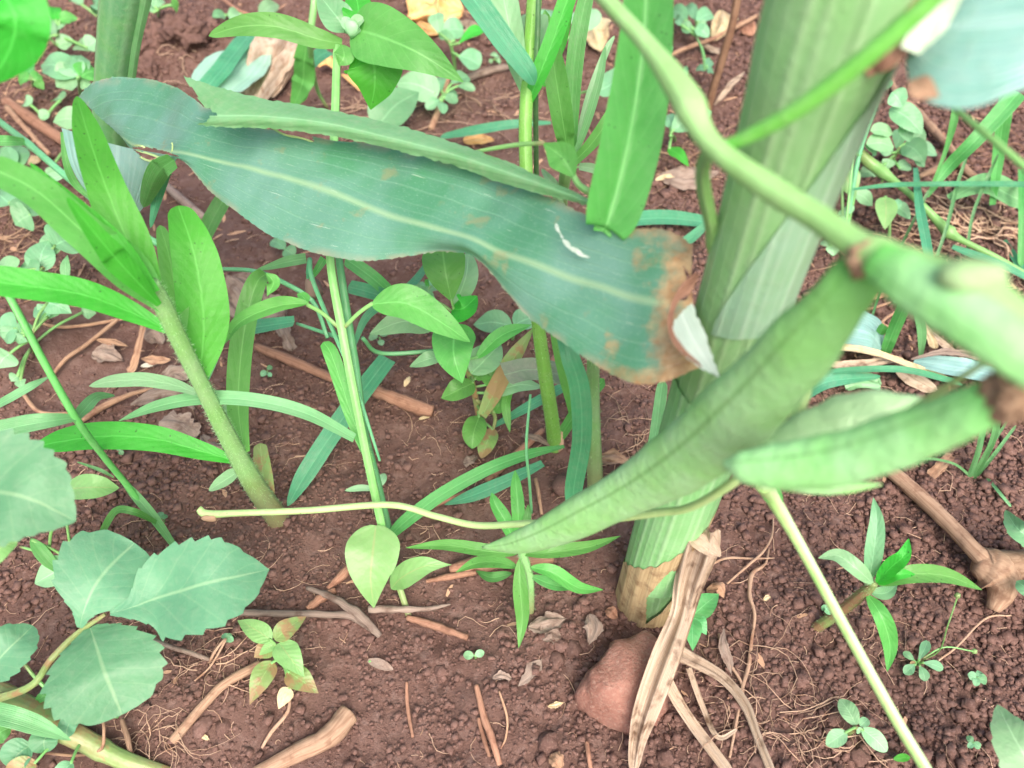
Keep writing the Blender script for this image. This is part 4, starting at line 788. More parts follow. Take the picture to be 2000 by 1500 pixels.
# ------------------------------------------------------------------ small strappy weed at right
QB = P(1590, 1225, 0)
QW = Plant('small_strap_weed', 'small tilted weed with six glossy strap leaves on open crumbly soil', 'weed', QB)
qst = [QB-Vector((0,0,.003)), P(1640,1195,1.2), P(1690,1155,2.6), P(1708,1138,3.2)]
tube(QW, qst, [22,22,22,16], BSTEM, 'stem', n=24); hairs(QW, qst, [22,22,22,16], HAIR, 250, .0010, seed=19)
for pts, w_, m_ in ((((1705,1140,3.2),(1672,1110,4),(1635,1085,4),(1598,1090,3.6)), 32, PALE), (((1698,1132,3.2),(1706,1080,4.6),(1712,1020,5.4),(1706,972,5.6)), 34, MINT), (((1712,1138,3.4),(1740,1108,4.4),(1765,1085,5),(1775,1052,5.2)), 32, VIVID), (((1715,1142,3.2),(1780,1122,3.8),(1850,1125,3.6),(1918,1152,2.8)), 36, FRESH), (((1694,1162,2.6),(1722,1205,2.6),(1738,1260,1.8),(1733,1312,1)), 34, FRESH), (((1715,1140,3.4),(1750,1122,4.2),(1788,1122,4.2)), 24, VIVID), (((1700,1158,2.6),(1730,1158,2.4),(1752,1142,2.2)), 26, MINT), (((1622,1200,1.2),(1612,1188,1.4),(1605,1192,1.2)), 14, MINT)):
    leaf(QW, HS(*pts), w_, m_, 'lance', fold=18, n=22, nx=6, up=.35)

# ------------------------------------------------------------------ teal grass stem slanting behind the vivid leaves
SG = Plant('slanting_grass', 'thin teal grass stem slanting under the vivid leaves of the hairy weed', 'grass', P(-70,190,0))
tube(SG, [P(-70,190,0)]+HS((-30,212,4),(0,238,6),(60,285,7),(130,345,7.4),(230,428,7),(340,492,6.2),(432,528,6)), [10,11,13,14,14,14,13,9], TSTEM, 'culm', n=50, knots=((.42,.25,.015),))
leaf(SG, HS((50,278,7),(10,276,7.4),(-40,276,7.4)), [14,20,20], GRASS, 'even', n=16)
leaf(SG, HS((128,340,7.4),(95,350,7),(60,348,6)), [12,20,4], PALE, 'even', n=16)
leaf(SG, HS((392,480,3),(415,430,4),(440,385,4.6)), [24,32,30], GRASS, 'even', n=16)
# ------------------------------------------------------------------ small seedlings
seedling('six leaved seedling with brown stained leaves and one tan dead leaf at its foot', (566,1345,0), 1.8, [(530,1250,464,1212,40),(537,1250,598,1204,38,BROWNED),(545,1256,594,1322,50),(532,1262,496,1284,38,BROWNED,1.3,1.2),(532,1292,488,1376,44,BROWNED,1.3,1.0),(562,1312,622,1354,46,BROWNED,1.3,1.0),(566,1344,544,1385,30,M_TAN,.4,.3),(536,1258,506,1280,20)], YOUNG, prof='ovate', centre=(540,1262))
seedling('tiny bright clover like seedling near the three part leaf tip', (445,1248,0), .4, [(445,1246,434,1240,12),(445,1246,452,1238,11),(445,1246,440,1254,10),(445,1246,456,1252,13)], MINT, sd=3)
seedling('two round seed leaves alone on bare soil', (926,1284,0), .5, [(925,1281,905,1280,17),(928,1280,946,1274,15)], PALE, sd=4)
seedling('oval leaved seedling between the dead maize leaf and a tan flake', (1350,1222,0), 1.4, [(1352,1203,1404,1160,46),(1350,1208,1353,1271,36),(1356,1206,1380,1240,30),(1340,1192,1296,1184,30),(1346,1210,1336,1248,22)], leafm('seedling_green',(.115,.42,.14),(.09,.35,.11),kind='broad',nv=7,trans=.3), prof='ovate')
sr = seedling('flat rosette of spoon shaped leaves with thin bud stalks on crumbly soil', (1790,1296,0), .4, [(1794,1290,1812,1252,19),(1786,1291,1764,1274,14),(1787,1298,1766,1316,20),(1796,1300,1808,1330,19),(1802,1294,1842,1306,19),(1788,1292,1778,1300,10,BROWNED)], MINT, prof='obov', stem=False)
tube(sr, HS((1800,1290,.4),(1835,1270,1.2),(1850,1225,2.4),(1870,1166,3.2)), 3, STEM, 'bud_stalk'); tube(sr, HS((1802,1286,.4),(1845,1264,.6),(1900,1272,.6)), 3, STEM, 'bud_stalk')
for x, y, h in ((1870,1163,3.25),(1903,1272,.6)): lump('bud', P(x, y, h), (.0009,.0009,.0012), YOUNG, sr, sub=2)
seedling('tiny four leaved seedling beside the flat rosette', (1908,1328,0), .5, [(1906,1324,1890,1317,17),(1908,1324,1904,1340,14),(1910,1326,1928,1330,19),(1909,1322,1916,1312,14)], MINT, sd=3)
seedling('tiny pale seedling of three leaves below the flat rosette', (1902,1452,0), .4, [(1900,1450,1888,1438,13),(1902,1450,1914,1462,14),(1900,1452,1890,1460,11)], MINT, sd=3)
seedling('four leaved seedling with paddle leaves right of the red stone', (1648,1436,0), .9, [(1672,1416,1640,1366,34),(1652,1430,1614,1456,32),(1684,1424,1732,1468,34),(1680,1418,1695,1404,19),(1674,1422,1680,1432,14)], PALE, prof='oval', sd=9, smat=BSTEM, centre=(1672,1420))
seedling('single bright leaf seedling beside the long pale petiole', (1748,1484,0), .4, [(1746,1483,1778,1479,15,VIVID)], VIVID, sd=3)
seedling('three leaved seedling on dark soil between stem and oval leaved weed', (742,672,0), .6, [(738,657,720,661,15),(742,655,758,650,14),(743,664,746,675,13)], PALE, sd=3)
seedling('tiny seedling by the long bark strip', (522,735,0), .6, [(522,722,532,716,10),(520,725,510,735,12),(524,728,530,736,9)], MINT, sd=3)
seedling('small seedling between the hairy weed leaves', (560,500,0), .8, [(556,485,530,470,26),(556,487,575,500,30),(552,480,545,466,16)], MINT, sd=5)
seedling('small round leaved seedling beneath the hairy weed lower leaf', (234,886,0), .5, [(234,880,234,868,14),(234,880,240,888,10)], MINT, sd=3)
seedling('tiny seedling at the grass foot beside the cut stem', (318,1020,0), .6, [(316,1012,312,1000,13),(318,1014,326,1006,11)], MINT, sd=3)
seedling('small seedlings leaf pair beside the lone culm', (738,948,0), .8, [(742,950,752,925,17),(736,955,674,958,13),(740,950,728,940,11)], PALE, sd=3)
seedling('grey green fallen leaflet with curled edges on bare soil', (740,1302,0), .12, [(718,1290,768,1308,19,M_DRYG)], M_DRYG, stem=False, name='fallen_leaflet', cat='leaf', group='dead leaf flakes on the soil')
# --- left middle distance
seedling('pale seedling clump with round leaves under the long grass stem', (60,690,0), 2.2, [(90,590,140,612,44,MINT,2.6,2.4),(95,620,68,600,36),(100,600,88,626,40),(35,640,0,655,60),(28,640,20,672,40),(40,650,70,640,34),(45,655,36,672,26),(20,690,-6,720,56,PALE,1.6,1.4),(35,735,22,745,24,PALE,1,1),(40,742,44,760,20,PALE,1,1),(160,610,188,612,30,PALE,1.4,1.2)], MINT, prof='ovate', sd=6, smat=BSTEM)
seedling('broad pale leaf weed in the gap under the vivid leaves', (110,560,0), 3.2, [(105,480,160,468,70,MINT,3.4,3),(100,500,112,448,40,PALE,3,3),(75,530,95,470,52,MINT,3,3.4),(70,540,40,520,52,MINT,3,3),(20,540,-10,520,70,PALE,3,3),(128,545,132,498,18,LGRASS,2.6,3.4)], MINT, prof='ovate', sd=6, smat=BSTEM)
seedling('pale weed leaf clump beside the teal grass stem', (28,360,0), 2.6, [(30,330,40,284,50),(25,335,-10,300,60),(20,400,-10,380,60),(40,420,80,400,50),(60,420,30,440,60)], MINT, prof='ovate', sd=6)
seedling('pointed pale leaf against the curled blade tip', (160,300,0), 2.4, [(158,235,104,238,44,PALE,2.6,2.4),(148,300,150,290,14),(90,345,132,335,24,PALE,1.8,1.6)], PALE, prof='ovate', sd=5, centre=(156,238))
seedling('round pale leaf lying by the reddish stick', (88,232,0), .8, [(96,220,78,232,20),(60,205,48,200,26),(120,195,112,190,30)], PALE, stem=False)
seedling('serrate pale seedling beside the dull maize stalk', (155,185,0), 3.0, [(150,150,80,128,56,MINT,3,2.8),(148,148,110,170,54,PALE,3,2.6),(152,146,158,108,46,MINT,3,3.4),(150,150,132,118,50,PALE,3,3.2),(158,150,192,140,44,FRESH,3,2.8),(156,160,178,168,28,PALE,2.6,2.2)], MINT, prof='ovate', sd=7)
seedling('fine leaved pale seedling by the grey dead leaf', (112,112,0), 3.2, [(106,72,84,30,30),(108,60,128,40,28),(104,66,96,72,20),(110,40,108,14,26,VIVID,3.4,3.6),(115,40,152,36,22,FRESH,3.4,3),(80,80,64,88,30),(112,90,145,80,28,PALE,2.6,2.6),(150,86,175,100,30,PALE,2.4,2.2),(170,95,192,80,30,PALE,2.4,2.4),(72,50,82,24,28,PALE,3,3)], PALE, prof='lance', sd=6, smat=BSTEM)
seedling('small green seedling under the glowing broad leaf', (60,165,0), 2.2, [(58,155,36,158,26,FRESH),(62,150,50,110,26,GRASS),(66,155,82,150,24,FRESH),(70,158,86,175,20,FRESH)], FRESH, prof='lance', sd=5)
seedling('pale seedling behind the dull maize stalk', (195,45,0), 2.0, [(198,22,185,12,24,MINT),(200,20,215,5,22,MINT),(160,10,140,-5,24,PALE),(205,25,190,22,22,MINT)], MINT, prof='lance', sd=5)
seedling('pale round leaf seedling right of the dull maize stalk', (305,30,0), 1.6, [(302,15,312,-5,30,PALE),(335,10,348,16,24,FRESH),(300,25,292,12,18,PALE)], PALE, sd=4)
seedling('pair of pale leaves on a trailing stem by the soil clods', (480,38,0), 1.0, [(508,32,545,10,28,PALE),(470,28,448,38,24,PALE),(440,30,415,34,18,MINT)], PALE, prof='lance', stem=False)
# --- middle background
seedling('seedling with wedge leaves and a bright folded leaf behind the long weed leaf', (890,150,0), 3.0, [(858,68,850,26,34,PALE,3,3.4),(858,66,905,58,40,MINT,3,3),(895,86,946,56,20,VIVID,3,3.2),(895,110,938,128,40,MINT,2.4,2),(890,80,858,68,20,MINT,3,3)], MINT, prof='obov', sd=7)
seedling('large pale glossy leaf beside the clover like seedling', (800,200,0), 1.8, [(856,185,770,162,58,PALE,1.6,1.8),(735,250,818,180,74,MINT,1.4,2.2)], PALE, prof='ovate', stem=False)
seedling('clover like seedling with five round leaflets by a pale stick', (858,205,0), 1.4, [(860,195,832,212,22),(862,198,866,222,20),(866,192,894,198,20),(866,188,892,182,16),(862,180,858,150,26),(880,165,915,150,24,MINT,1.8,1.8),(892,168,928,175,16,MINT,1.8,1.6)], MINT, prof='obov', sd=4)
seedling('tiny round leaf seedling behind the ribbed grass blade', (968,118,0), .8, [(965,110,960,104,10),(968,112,974,108,10),(970,118,978,122,10),(962,118,956,122,9)], PALE, sd=3)
seedling('broad pale leaf behind the tall hairy weed', (1070,120,0), 3.4, [(1050,90,1020,30,60,MINT,3.4,3.6),(1062,60,1078,20,50,MINT,3.6,3.8),(1150,60,1128,20,60,PALE,3,3)], MINT, prof='ovate', sd=6)
seedling('light green leaf plant between strap leaf and dark woody stem', (1320,270,0), 2.4, [(1312,255,1390,218,46,MINT,2.4,2.8),(1305,290,1345,325,22,VIVID,1.6,1.2),(1310,250,1300,225,30,MINT,2.2,2.2)], MINT, prof='lance', sd=6)
seedling('cluster of round pale leaves beside the dark woody stem', (1362,70,0), 1.8, [(1340,40,1308,22,30),(1360,38,1338,14,22),(1362,42,1392,28,28),(1352,52,1332,60,24),(1358,54,1384,72,24),(1362,50,1376,60,22),(1330,50,1318,38,18),(1380,135,1390,118,18),(1378,138,1360,134,14),(1382,142,1394,142,12)], MINT, prof='oval', sd=4)
seedling('small leaf bits by the creeping pale stem', (1310,180,0), .9, [(1330,170,1342,128,12,LGRASS),(1305,110,1312,90,10,LGRASS)], LGRASS, stem=False, prof='lance')
# --- right background: pale trefoil weeds
TR = seedling('weed with notched mint leaves on a slanting stem right of the maize stalk', (1645,490,0), 5.0, [(1738,212,1802,262,46,MINT,5,4),(1742,180,1762,210,40,MINT,6,5.4),(1730,150,1718,178,36,MINT,7,6.4),(1762,240,1776,278,30,MINT,4.4,3.6),(1700,255,1744,262,26,PALE,4.4,4),(1692,282,1746,288,36,PALE,4,3.6),(1690,286,1712,302,22,MINT,3.8,3),(1700,190,1690,200,28,MINT,6,5.6),(1692,220,1682,236,22,PALE,5.4,5),(1680,270,1664,262,24,PALE,4.4,4.4),(1678,280,1660,300,26,PALE,4,3.6),(1640,330,1668,385,44,YOUNG,3,2.2),(1668,376,1704,402,28,PALE,2,1.4),(1664,300,1684,290,30,FRESH,4,4)], MINT, prof='lance', stem=False, name='notched_leaf_weed', cat='weed', group='weeds beyond the maize stalk')
tube(TR, HS((1645,490,0),(1660,400,2),(1678,300,4),(1705,215,6),(1725,150,7.4),(1736,110,8)), [8,9,10,11,11,10], TSTEM, 'stem', n=30)
TR2 = seedling('small weed with drooping mint leaves in front of the twisted dry root', (1718,360,0), 2.4, [(1765,280,1806,318,44,MINT,2.6,2),(1770,262,1808,280,34,MINT,2.8,2.4),(1762,252,1750,290,30,MINT,2.8,2.4),(1780,286,1830,304,26,MINT,2.4,2),(1738,310,1730,330,26,PALE,2,1.6),(1716,330,1676,345,30,PALE,1.8,1.6),(1742,300,1716,290,24,PALE,2.2,2.2),(1756,330,1778,322,26,PALE,1.6,1.5),(1785,310,1806,326,18,MINT,2,1.6)], MINT, prof='lance', sd=5, name='notched_leaf_weed', cat='weed', group='weeds beyond the maize stalk', centre=(1755,290))
seedling('yellowing leaf weed drooping under the jointed green runner', (1740,470,0), 2.4, [(1728,385,1728,448,40,YOUNG,2.6,1.4),(1744,400,1778,428,24,MINT,2,1.4),(1750,410,1755,388,16,MINT,2,2)], YOUNG, prof='lance', sd=6, centre=(1730,385))
seedling('pale seedling hidden beside the maize stalk', (1625,500,0), 1.6, [(1622,480,1605,470,24),(1624,478,1628,500,26),(1618,470,1632,462,24),(1640,440,1632,430,24),(1660,420,1640,412,30)], PALE, prof='lance', sd=4)
seedling('tiny pale seedling on the litter under the bean pods', (1755,592,0), .5, [(1752,590,1746,586,9),(1755,588,1758,582,9),(1756,592,1764,590,8),(1754,594,1758,598,8)], PALE, sd=3)
# jointed green runner
RN = Plant('jointed_runner', 'jointed green grass runner creeping over the soil right of the stalk', 'grass', P(1675,285,0))
tube(RN, HS((1650,262,3.6),(1690,310,3),(1715,330,2.6),(1760,365,2.2),(1795,395,1.8),(1825,425,1.6),(1855,455,1.4),(1880,470,1.2),(1940,500,1),(2010,540,.8)), [18,22,22,13,13,16,22,12,12,12], STEM, 'runner', n=60, seg=10, knots=((.25,.2,.02),(.66,.25,.02)))
for pts, w_, m_ in ((((1815,380,2.4),(1850,330,3.6),(1900,280,5),(1960,215,6.4),(1990,180,7)), [6,22,28,34,34], GRASS), (((1812,385,2.2),(1845,300,4),(1862,240,5.4),(1868,200,6.4)), [5,8,14,12], GRASS), (((1938,400,2),(1950,300,4),(1960,230,6),(1966,170,7)), [10,22,26,26], GRASS), (((1666,370,3),(1740,362,3.2),(1840,360,3.4),(1960,360,3.4),(2030,362,3.4)), [5,9,10,11,11], TEAL), (((1788,328,2.6),(1795,400,2.6),(1808,470,2.4),(1816,520,2)), [8,16,18,14], TEAL), (((1852,388,2.4),(1920,362,2.6),(1980,385,2),(2030,410,1.6)), [14,40,40,20], LGRASS), (((1860,482,1.2),(1900,498,1.4),(1960,520,1.6),(2010,545,1.6)), [8,15,14,10], TEAL), (((1830,500,.6),(1850,440,2),(1870,360,3),(1890,300,4)), [6,7,7,5], DSTEM), (((1888,500,.4),(1900,420,2),(1930,345,3.4),(1950,300,4.4)), [5,6,6,4], DSTEM), (((1760,480,.5),(1790,420,2),(1815,370,3)), [5,6,6], DSTEM), (((1995,330,3),(1996,420,2),(1994,520,.6)), [12,13,12], GRASS), (((1990,650,1),(1994,620,2),(2004,590,3)), [8,9,8], LGRASS)):
    leaf(RN, HS(*pts), w_, m_, 'even', fold=16, n=26)
# green blades standing under the pods
UG = Plant('upright_grass', 'two flat green grass blades standing between dry litter and the bean pods', 'grass', P(1725,690,0))
for pts, w_, m_ in ((((1728,690,.3),(1748,640,2),(1770,590,4),(1782,560,5)), [20,24,22,10], GRASS), (((1798,700,.3),(1800,650,1.6),(1790,600,3),(1782,575,4)), [6,17,16,6], LGRASS), (((1712,670,.3),(1722,645,1.4),(1728,635,2)), [8,18,10], FRESH), (((1700,630,.5),(1712,590,1.4),(1722,560,2.4)), [4,5,4], DSTEM), (((1712,560,.4),(1702,535,1.2),(1690,515,1.6)), [20,22,22], MINT), (((1590,735,.8),(1650,724,1.3),(1760,722,1.4),(1850,742,.8),(1880,752,.3)), [12,12,13,11,4], TEAL), (((1570,770,.3),(1620,745,.9),(1720,735,.8)), [26,28,8], TEAL), (((1960,470,.3),(2010,545,.4),(2040,570,.3)), [10,16,16], TEAL)):
    leaf(UG, HS(*pts), w_, m_, 'even', fold=14, n=24)
# right-hand tuft
FG = Plant('fine_grass', 'fine pale grass tuft with a few thin blades on crumbly soil', 'grass', P(1898,935,0))
for pts, w_ in ((((1893,932,.0),(1912,880,1.8),(1920,830,3.2),(1922,790,4)), [9,10,11,8]), (((1900,934,0),(1935,870,2),(1948,820,3.4),(1955,770,4.4)), [10,11,12,9]), (((1898,933,0),(1930,880,1.4),(1975,810,2.8)), [6,6,4]), (((1904,934,0),(1940,890,1.4),(1985,830,2.6)), [6,7,5]), (((1895,930,0),(1860,905,.7),(1800,896,.8),(1755,915,.2)), [5,5,5,3]), (((1925,930,.0),(1950,960,.4),(1975,990,.3)), [5,6,5])):
    leaf(FG, HS(*pts), w_, LGRASS, 'even', fold=16, n=20)
RE = Plant('toothed_leaf_weed', 'light green toothed leaf weed beside the knobbed stick', 'weed', P(2060,1020,0))
leaf(RE, HS((2050,1075,1.8),(2010,1050,2.4),(1985,1030,2.4),(1964,996,2)), 46, MINT, 'lance', n=40, teeth=6); leaf(RE, HS((2050,1160,1.8),(2010,1150,2.2),(1985,1135,2)), 40, MINT, 'lance', n=20)
tube(RE, HS((2060,1020,0),(2056,1050,1.2),(2050,1090,1.8)), 8, STEM)
CE = Plant('pale_leaf_weed', 'weed reaching in over the crumbly soil with one flat pale green leaf', 'weed', P(2120,1560,0))
tube(CE, HS((2120,1560,0),(2100,1540,2.4),(2060,1530,4)), 10, STEM)
leaf(CE, HS((2060,1560,4),(2010,1490,4.6),(1975,1430,4.6),(1948,1376,4.2)), [80,104,70,6], PALE, 'even', n=40, teeth=6, fold=8)
# narrow weed dangling a leaf beside the long-stem weed
ND = Plant('narrow_stem_weed', 'thin stemmed weed dangling a narrow leaf beside the straw coloured dead blade', 'weed', P(640,212,0))
tube(ND, HS((640,212,0),(618,170,2),(606,90,6),(612,20,8),(618,-40,9)), [6,8,12,14,13], STEM); leaf(ND, HS((600,72,6.2),(594,120,4.8),(590,165,3.2),(570,215,1.6)), [24,38,38,8], FRESH, 'even', n=24, fold=14)
leaf(ND, HS((602,160,3.4),(590,185,2.4),(566,208,1.6)), 24, VIVID, 'lance'); leaf(ND, HS((640,100,4),(624,110,4.2),(605,130,4)), [22,26,20], TEAL, 'even')

# ------------------------------------------------------------------ stone, sticks and litter
def stone():
    top = [(1128,1352,1.0),(1205,1242,1.7),(1262,1226,1.8),(1300,1262,1.9),(1296,1345,1.7),(1240,1405,1.2),(1175,1352,1.9),(1160,1300,1.5),(1225,1330,2.3)]
    bot = [(1110,1374,-.3),(1165,1424,-.3),(1238,1450,-.3),(1302,1408,-.3),(1322,1320,-.3),(1270,1262,-.3),(1150,1325,-.3)]
    bm = bmesh.new()
    for q in HS(*top)+HS(*bot): bm.verts.new(q)
    r = bmesh.ops.convex_hull(bm, input=bm.verts); bmesh.ops.delete(bm, geom=[g for g in r['geom_interior'] if isinstance(g, bmesh.types.BMVert)], context='VERTS')
    bmesh.ops.subdivide_edges(bm, edges=bm.edges, cuts=5, use_grid_fill=True); bmesh.ops.triangulate(bm, faces=bm.faces)
    for _ in range(3): bmesh.ops.smooth_vert(bm, verts=bm.verts, factor=.45, use_axis_x=True, use_axis_y=True, use_axis_z=True)
    bm.normal_update()
    for v_ in bm.verts: v_.co += v_.normal*(.0016*mnoise.fractal(v_.co*160, 1.0, 2.0, 5)+.0012*mnoise.noise(v_.co*60))
    o = link('stone', [v_.co.copy() for v_ in bm.verts], [tuple(q.index for q in f.verts) for f in bm.faces], M_STONE, None, None, [(.5,.5)]*len(bm.verts), origin=P(1215,1350)); bm.free()
    tag(o, 'angular pinkish red stone under the shrivelled dead maize leaf', 'stone')
stone()
def stick(label, pts, dia, mat=M_WOOD, name='stick', cat='stick', group=None, lump_=.12, seg=10, n=None):
    o = tube(None, HS(*pts), dia, mat, name, lump=lump_, seg=seg, n=n or 8*len(pts)); return tag(o, label, cat, group)
KS = Plant('stick', 'weathered stick ending in a brown knob with two stubs', 'stick', P(1740,920,0))
tube(KS, HS((1736,916,.25),(1800,972,.5),(1860,1030,.7),(1916,1088,.8),(1945,1110,.8)), [27,30,30,36,62], M_WOOD, 'shaft', n=40, lump=.1, seg=14)
tube(KS, HS((1905,1098,.8),(1940,1115,.8),(1958,1145,.6),(1940,1192,.4)), [40,84,62,24], M_WOOD, 'stub', n=24, lump=.18, seg=14); tube(KS, HS((1925,1105,.8),(1970,1104,.8),(2030,1096,.7)), [70,58,48], M_WOOD, 'stub', n=20, lump=.15, seg=14)
stick('thick pale brown stick half sunk in soil near the six leaved seedling', ((500,1512,.1),(580,1470,.2),(640,1440,.25),(682,1394,.15)), [28,36,42,44], n=40, seg=14)
stick('dry brown stalk lying from the six leaved seedling to a tangle of rootlets', ((338,1447,.15),(395,1380,.3),(440,1335,.4),(510,1296,.5)), [20,19,19,17])
stick('reddish stick lying beside the pale leaf weed and curled blade tip', ((12,198,.3),(60,232,.4),(120,272,.4),(160,300,.3)), [22,24,22,18], M_BARK)
stick('straw coloured dead grass stem beneath the teal grass', ((14,210,.6),(40,240,.9),(95,300,.9)), [12,10,9], M_STRAW, 'dead_grass', 'grass')
stick('dark brown woody stem rising past the cluster of round leaves', ((1380,222,.2),(1400,150,2.4),(1430,50,5),(1446,-40,7)), [17,16,16,15], drym('dark_wood', (.16,.085,.05), (.22,.13,.08), (.11,.055,.035), nv=5, trans=0), 'woody_stem', 'stem')
stick('twisted pale root running down to the jointed runner', ((1738,145,.5),(1752,190,.5),(1775,205,.5),(1808,238,.6),(1834,265,.5),(1860,295,.5),(1890,335,.4),(1925,358,.2)), [10,13,16,18,15,16,15,10], M_WOOD, 'dry_root', 'root', lump_=.3)
stick('short brown stick under the green grass blades', ((1795,345,.2),(1830,330,.4),(1870,318,.3)), [10,16,12], M_WOOD)
stick('thin straight twig leaning behind the cut grass', ((1300,112,.6),(1350,90,.8),(1400,72,.8),(1480,30,.8)), [8,9,8,8], M_STRAW, 'twig', 'twig')
stick('pale grey stick slanting through the clover like seedling', ((842,252,.1),(858,210,.6),(874,155,1.0),(882,138,1.1)), [13,12,11,9], M_STRAW)
stick('pinkish dry root beside the ribbed grass blade', ((915,152,.3),(950,140,.4),(1000,128,.4)), [14,15,12], M_DRYG, 'dry_root', 'root')
stick('thin brown twig by the trailing stem with pale leaves', ((430,-5,.6),(470,22,.7),(510,36,.6)), [6,6,5], M_BARK, 'twig', 'twig')
stick('pale curved straw under the long grass stem', ((100,735,.3),(130,700,.4),(170,672,.4),(232,622,.5)), [7,8,8,8], M_STRAW, 'straw', 'straw')
stick('pale straw crossing behind the grass stem', ((70,628,.5),(110,638,.5),(160,636,.5),(210,628,.5),(290,612,.4)), [6,7,7,7,6], M_STRAW, 'straw', 'straw')
stick('flattened straw running to the grass joint', ((155,825,.3),(200,795,.4),(250,772,.5),(300,758,.4)), [10,14,10,6], M_STRAW, 'straw', 'straw')
stick('thin curled reddish root near the grass joint', ((45,768,.3),(70,800,.4),(100,808,.4),(140,806,.3)), [8,8,7,6], M_STRAW, 'dry_root', 'root')
stick('grey dead stalk with frayed end beside the six leaved seedling', ((452,1196,.3),(540,1198,.4),(640,1200,.4),(690,1205,.3),(738,1238,.1)), [11,14,13,15,10], M_DRYG, 'dead_stalk', 'stalk', lump_=.3)
stick('grey frayed stalk piece above the other dead stalk', ((600,1148,.3),(650,1168,.5),(700,1200,.5),(742,1242,.2)), [8,14,20,12], M_DRYG, 'dead_stalk', 'stalk', lump_=.4)
stick('split strands of grey dead stalk beside the slim weed foot', ((720,1190,.3),(780,1190,.4),(840,1188,.3),(880,1180,.2)), [16,14,9,4], M_DRYG, 'dead_stalk', 'stalk', lump_=.4)
stick('long brown bark strip behind the grass culm', ((500,676,.3),(570,705,.5),(640,735,.5),(668,748,.4)), [16,20,18,14], M_BARK, 'bark_strip', 'bark', lump_=.25)
stick('broken ended bark strip in front of the oval leaved weed', ((706,752,.3),(750,770,.5),(800,790,.5),(846,803,.3)), [20,26,30,24], M_BARK, 'bark_strip', 'bark', lump_=.25, seg=8)
stick('flat reddish wood sliver below the narrow leaved weed', ((795,1206,.15),(850,1222,.25),(914,1246,.15)), [12,16,12], M_BARK, 'wood_sliver', 'wood', lump_=.3, seg=6)
stick('reddish wood piece lying under the narrow leaved weed', ((880,1112,.2),(960,1098,.4),(1080,1090,.3)), [24,30,20], M_BARK, 'wood_piece', 'wood', lump_=.35, seg=8)
stick('split reddish sliver beside the yellowish leaf', ((832,1135,.2),(880,1126,.3),(930,1118,.3)), [8,14,10], M_BARK, 'wood_sliver', 'wood', lump_=.3, seg=6)
stick('reddish bark sliver near the grey frayed stalk', ((600,1190,.3),(625,1170,.4),(655,1152,.3)), [14,20,14], M_BARK, 'wood_sliver', 'wood', lump_=.3, seg=6)
stick('reddish bark sliver beneath the arching green blade', ((640,1150,.2),(670,1122,.3),(690,1100,.3)), [12,20,14], M_BARK, 'wood_sliver', 'wood', lump_=.3, seg=6)
stick('reddish stalk half hidden by the arching green blade', ((950,940,.2),(1000,895,.4),(1060,840,.4)), [12,16,12], M_BARK, 'dead_stalk', 'stalk')
stick('reddish bark strip under the arching green blade', ((785,1010,.2),(850,985,.3),(940,952,.3)), [8,12,8], M_BARK, 'bark_strip', 'bark', seg=6)
stick('longer of two parallel brown straws on bare soil', ((930,1338,.2),(945,1400,.25),(960,1440,.25),(976,1494,.2)), [10,14,14,12], M_BARK, 'straw', 'straw')
stick('shorter of two parallel brown straws on bare soil', ((934,1402,.15),(944,1440,.2),(956,1478,.15)), [8,9,7], M_BARK, 'straw', 'straw')
stick('lone thin brown straw standing on bare soil', ((794,1332,.15),(796,1380,.2),(806,1440,.15)), [6,8,6], M_BARK, 'straw', 'straw')
stick('thin bent rootlet near the red stone', ((975,1350,.2),(990,1400,.25),(988,1440,.2),(978,1462,.1)), [4,5,4,3], M_STRAW, 'dry_root', 'root')
stick('short brown straw poking up beside the red stone', ((1146,1450,.1),(1150,1480,.3),(1156,1512,.3)), [9,9,7], M_BARK, 'straw', 'straw')
stick('two thin straws beside the narrow leaved weed', ((1046,935,.2),(1052,965,.3),(1058,1005,.2)), [8,8,6], M_STRAW, 'straw', 'straw')
stick('long wavy pale root right of the dead maize leaf', ((1502,1072,.2),(1494,1102,.25),(1470,1120,.25),(1464,1160,.25),(1474,1200,.25),(1468,1250,.2),(1462,1300,.2),(1448,1352,.15),(1432,1432,.1)), [4,5,9,8,6,7,8,7,8], M_ROOT, 'dry_root', 'root', lump_=.3, n=70)
stick('thin bowed rootlet arching near the long wavy root', ((1420,1140,.3),(1460,1105,.5),(1490,1078,.6),(1508,1045,.4),(1510,1000,.1)), [4,5,5,4,3], M_ROOT, 'dry_root', 'root')
stick('straight rootlet crossing behind the dead maize leaf', ((1385,1104,.2),(1420,1090,.4),(1470,1091,.4),(1512,1090,.2)), [5,5,4,3], M_ROOT, 'dry_root', 'root')
stick('fibrous root running from the dead leaf shreds', ((1404,1238,.2),(1415,1280,.3),(1450,1340,.2),(1440,1400,.2),(1425,1480,.1)), [6,6,6,6,5], M_ROOT, 'dry_root', 'root')
stick('thin red root by the rosette bud stalk', ((1830,1292,.1),(1870,1262,.3),(1925,1208,.3),(1975,1202,.1)), [4,4,4,3], M_ROOT, 'dry_root', 'root')
stick('forked pale root under the six leaved seedling', ((566,1350,.1),(562,1390,.25),(530,1430,.25),(512,1460,.1)), [5,7,8,6], M_ROOT, 'dry_root', 'root')
stick('grey stem running out from under the three part leaf', ((272,1240,.6),(330,1262,.7),(380,1278,.6),(408,1288,.3)), [9,9,9,7], M_DRYG, 'dead_stalk', 'stalk')
stick('curled dry root at the end of the grey stem', ((410,1290,.2),(425,1265,.6),(440,1250,.5),(412,1300,.2),(380,1330,.1)), [6,5,5,4,3], M_ROOT, 'dry_root', 'root')
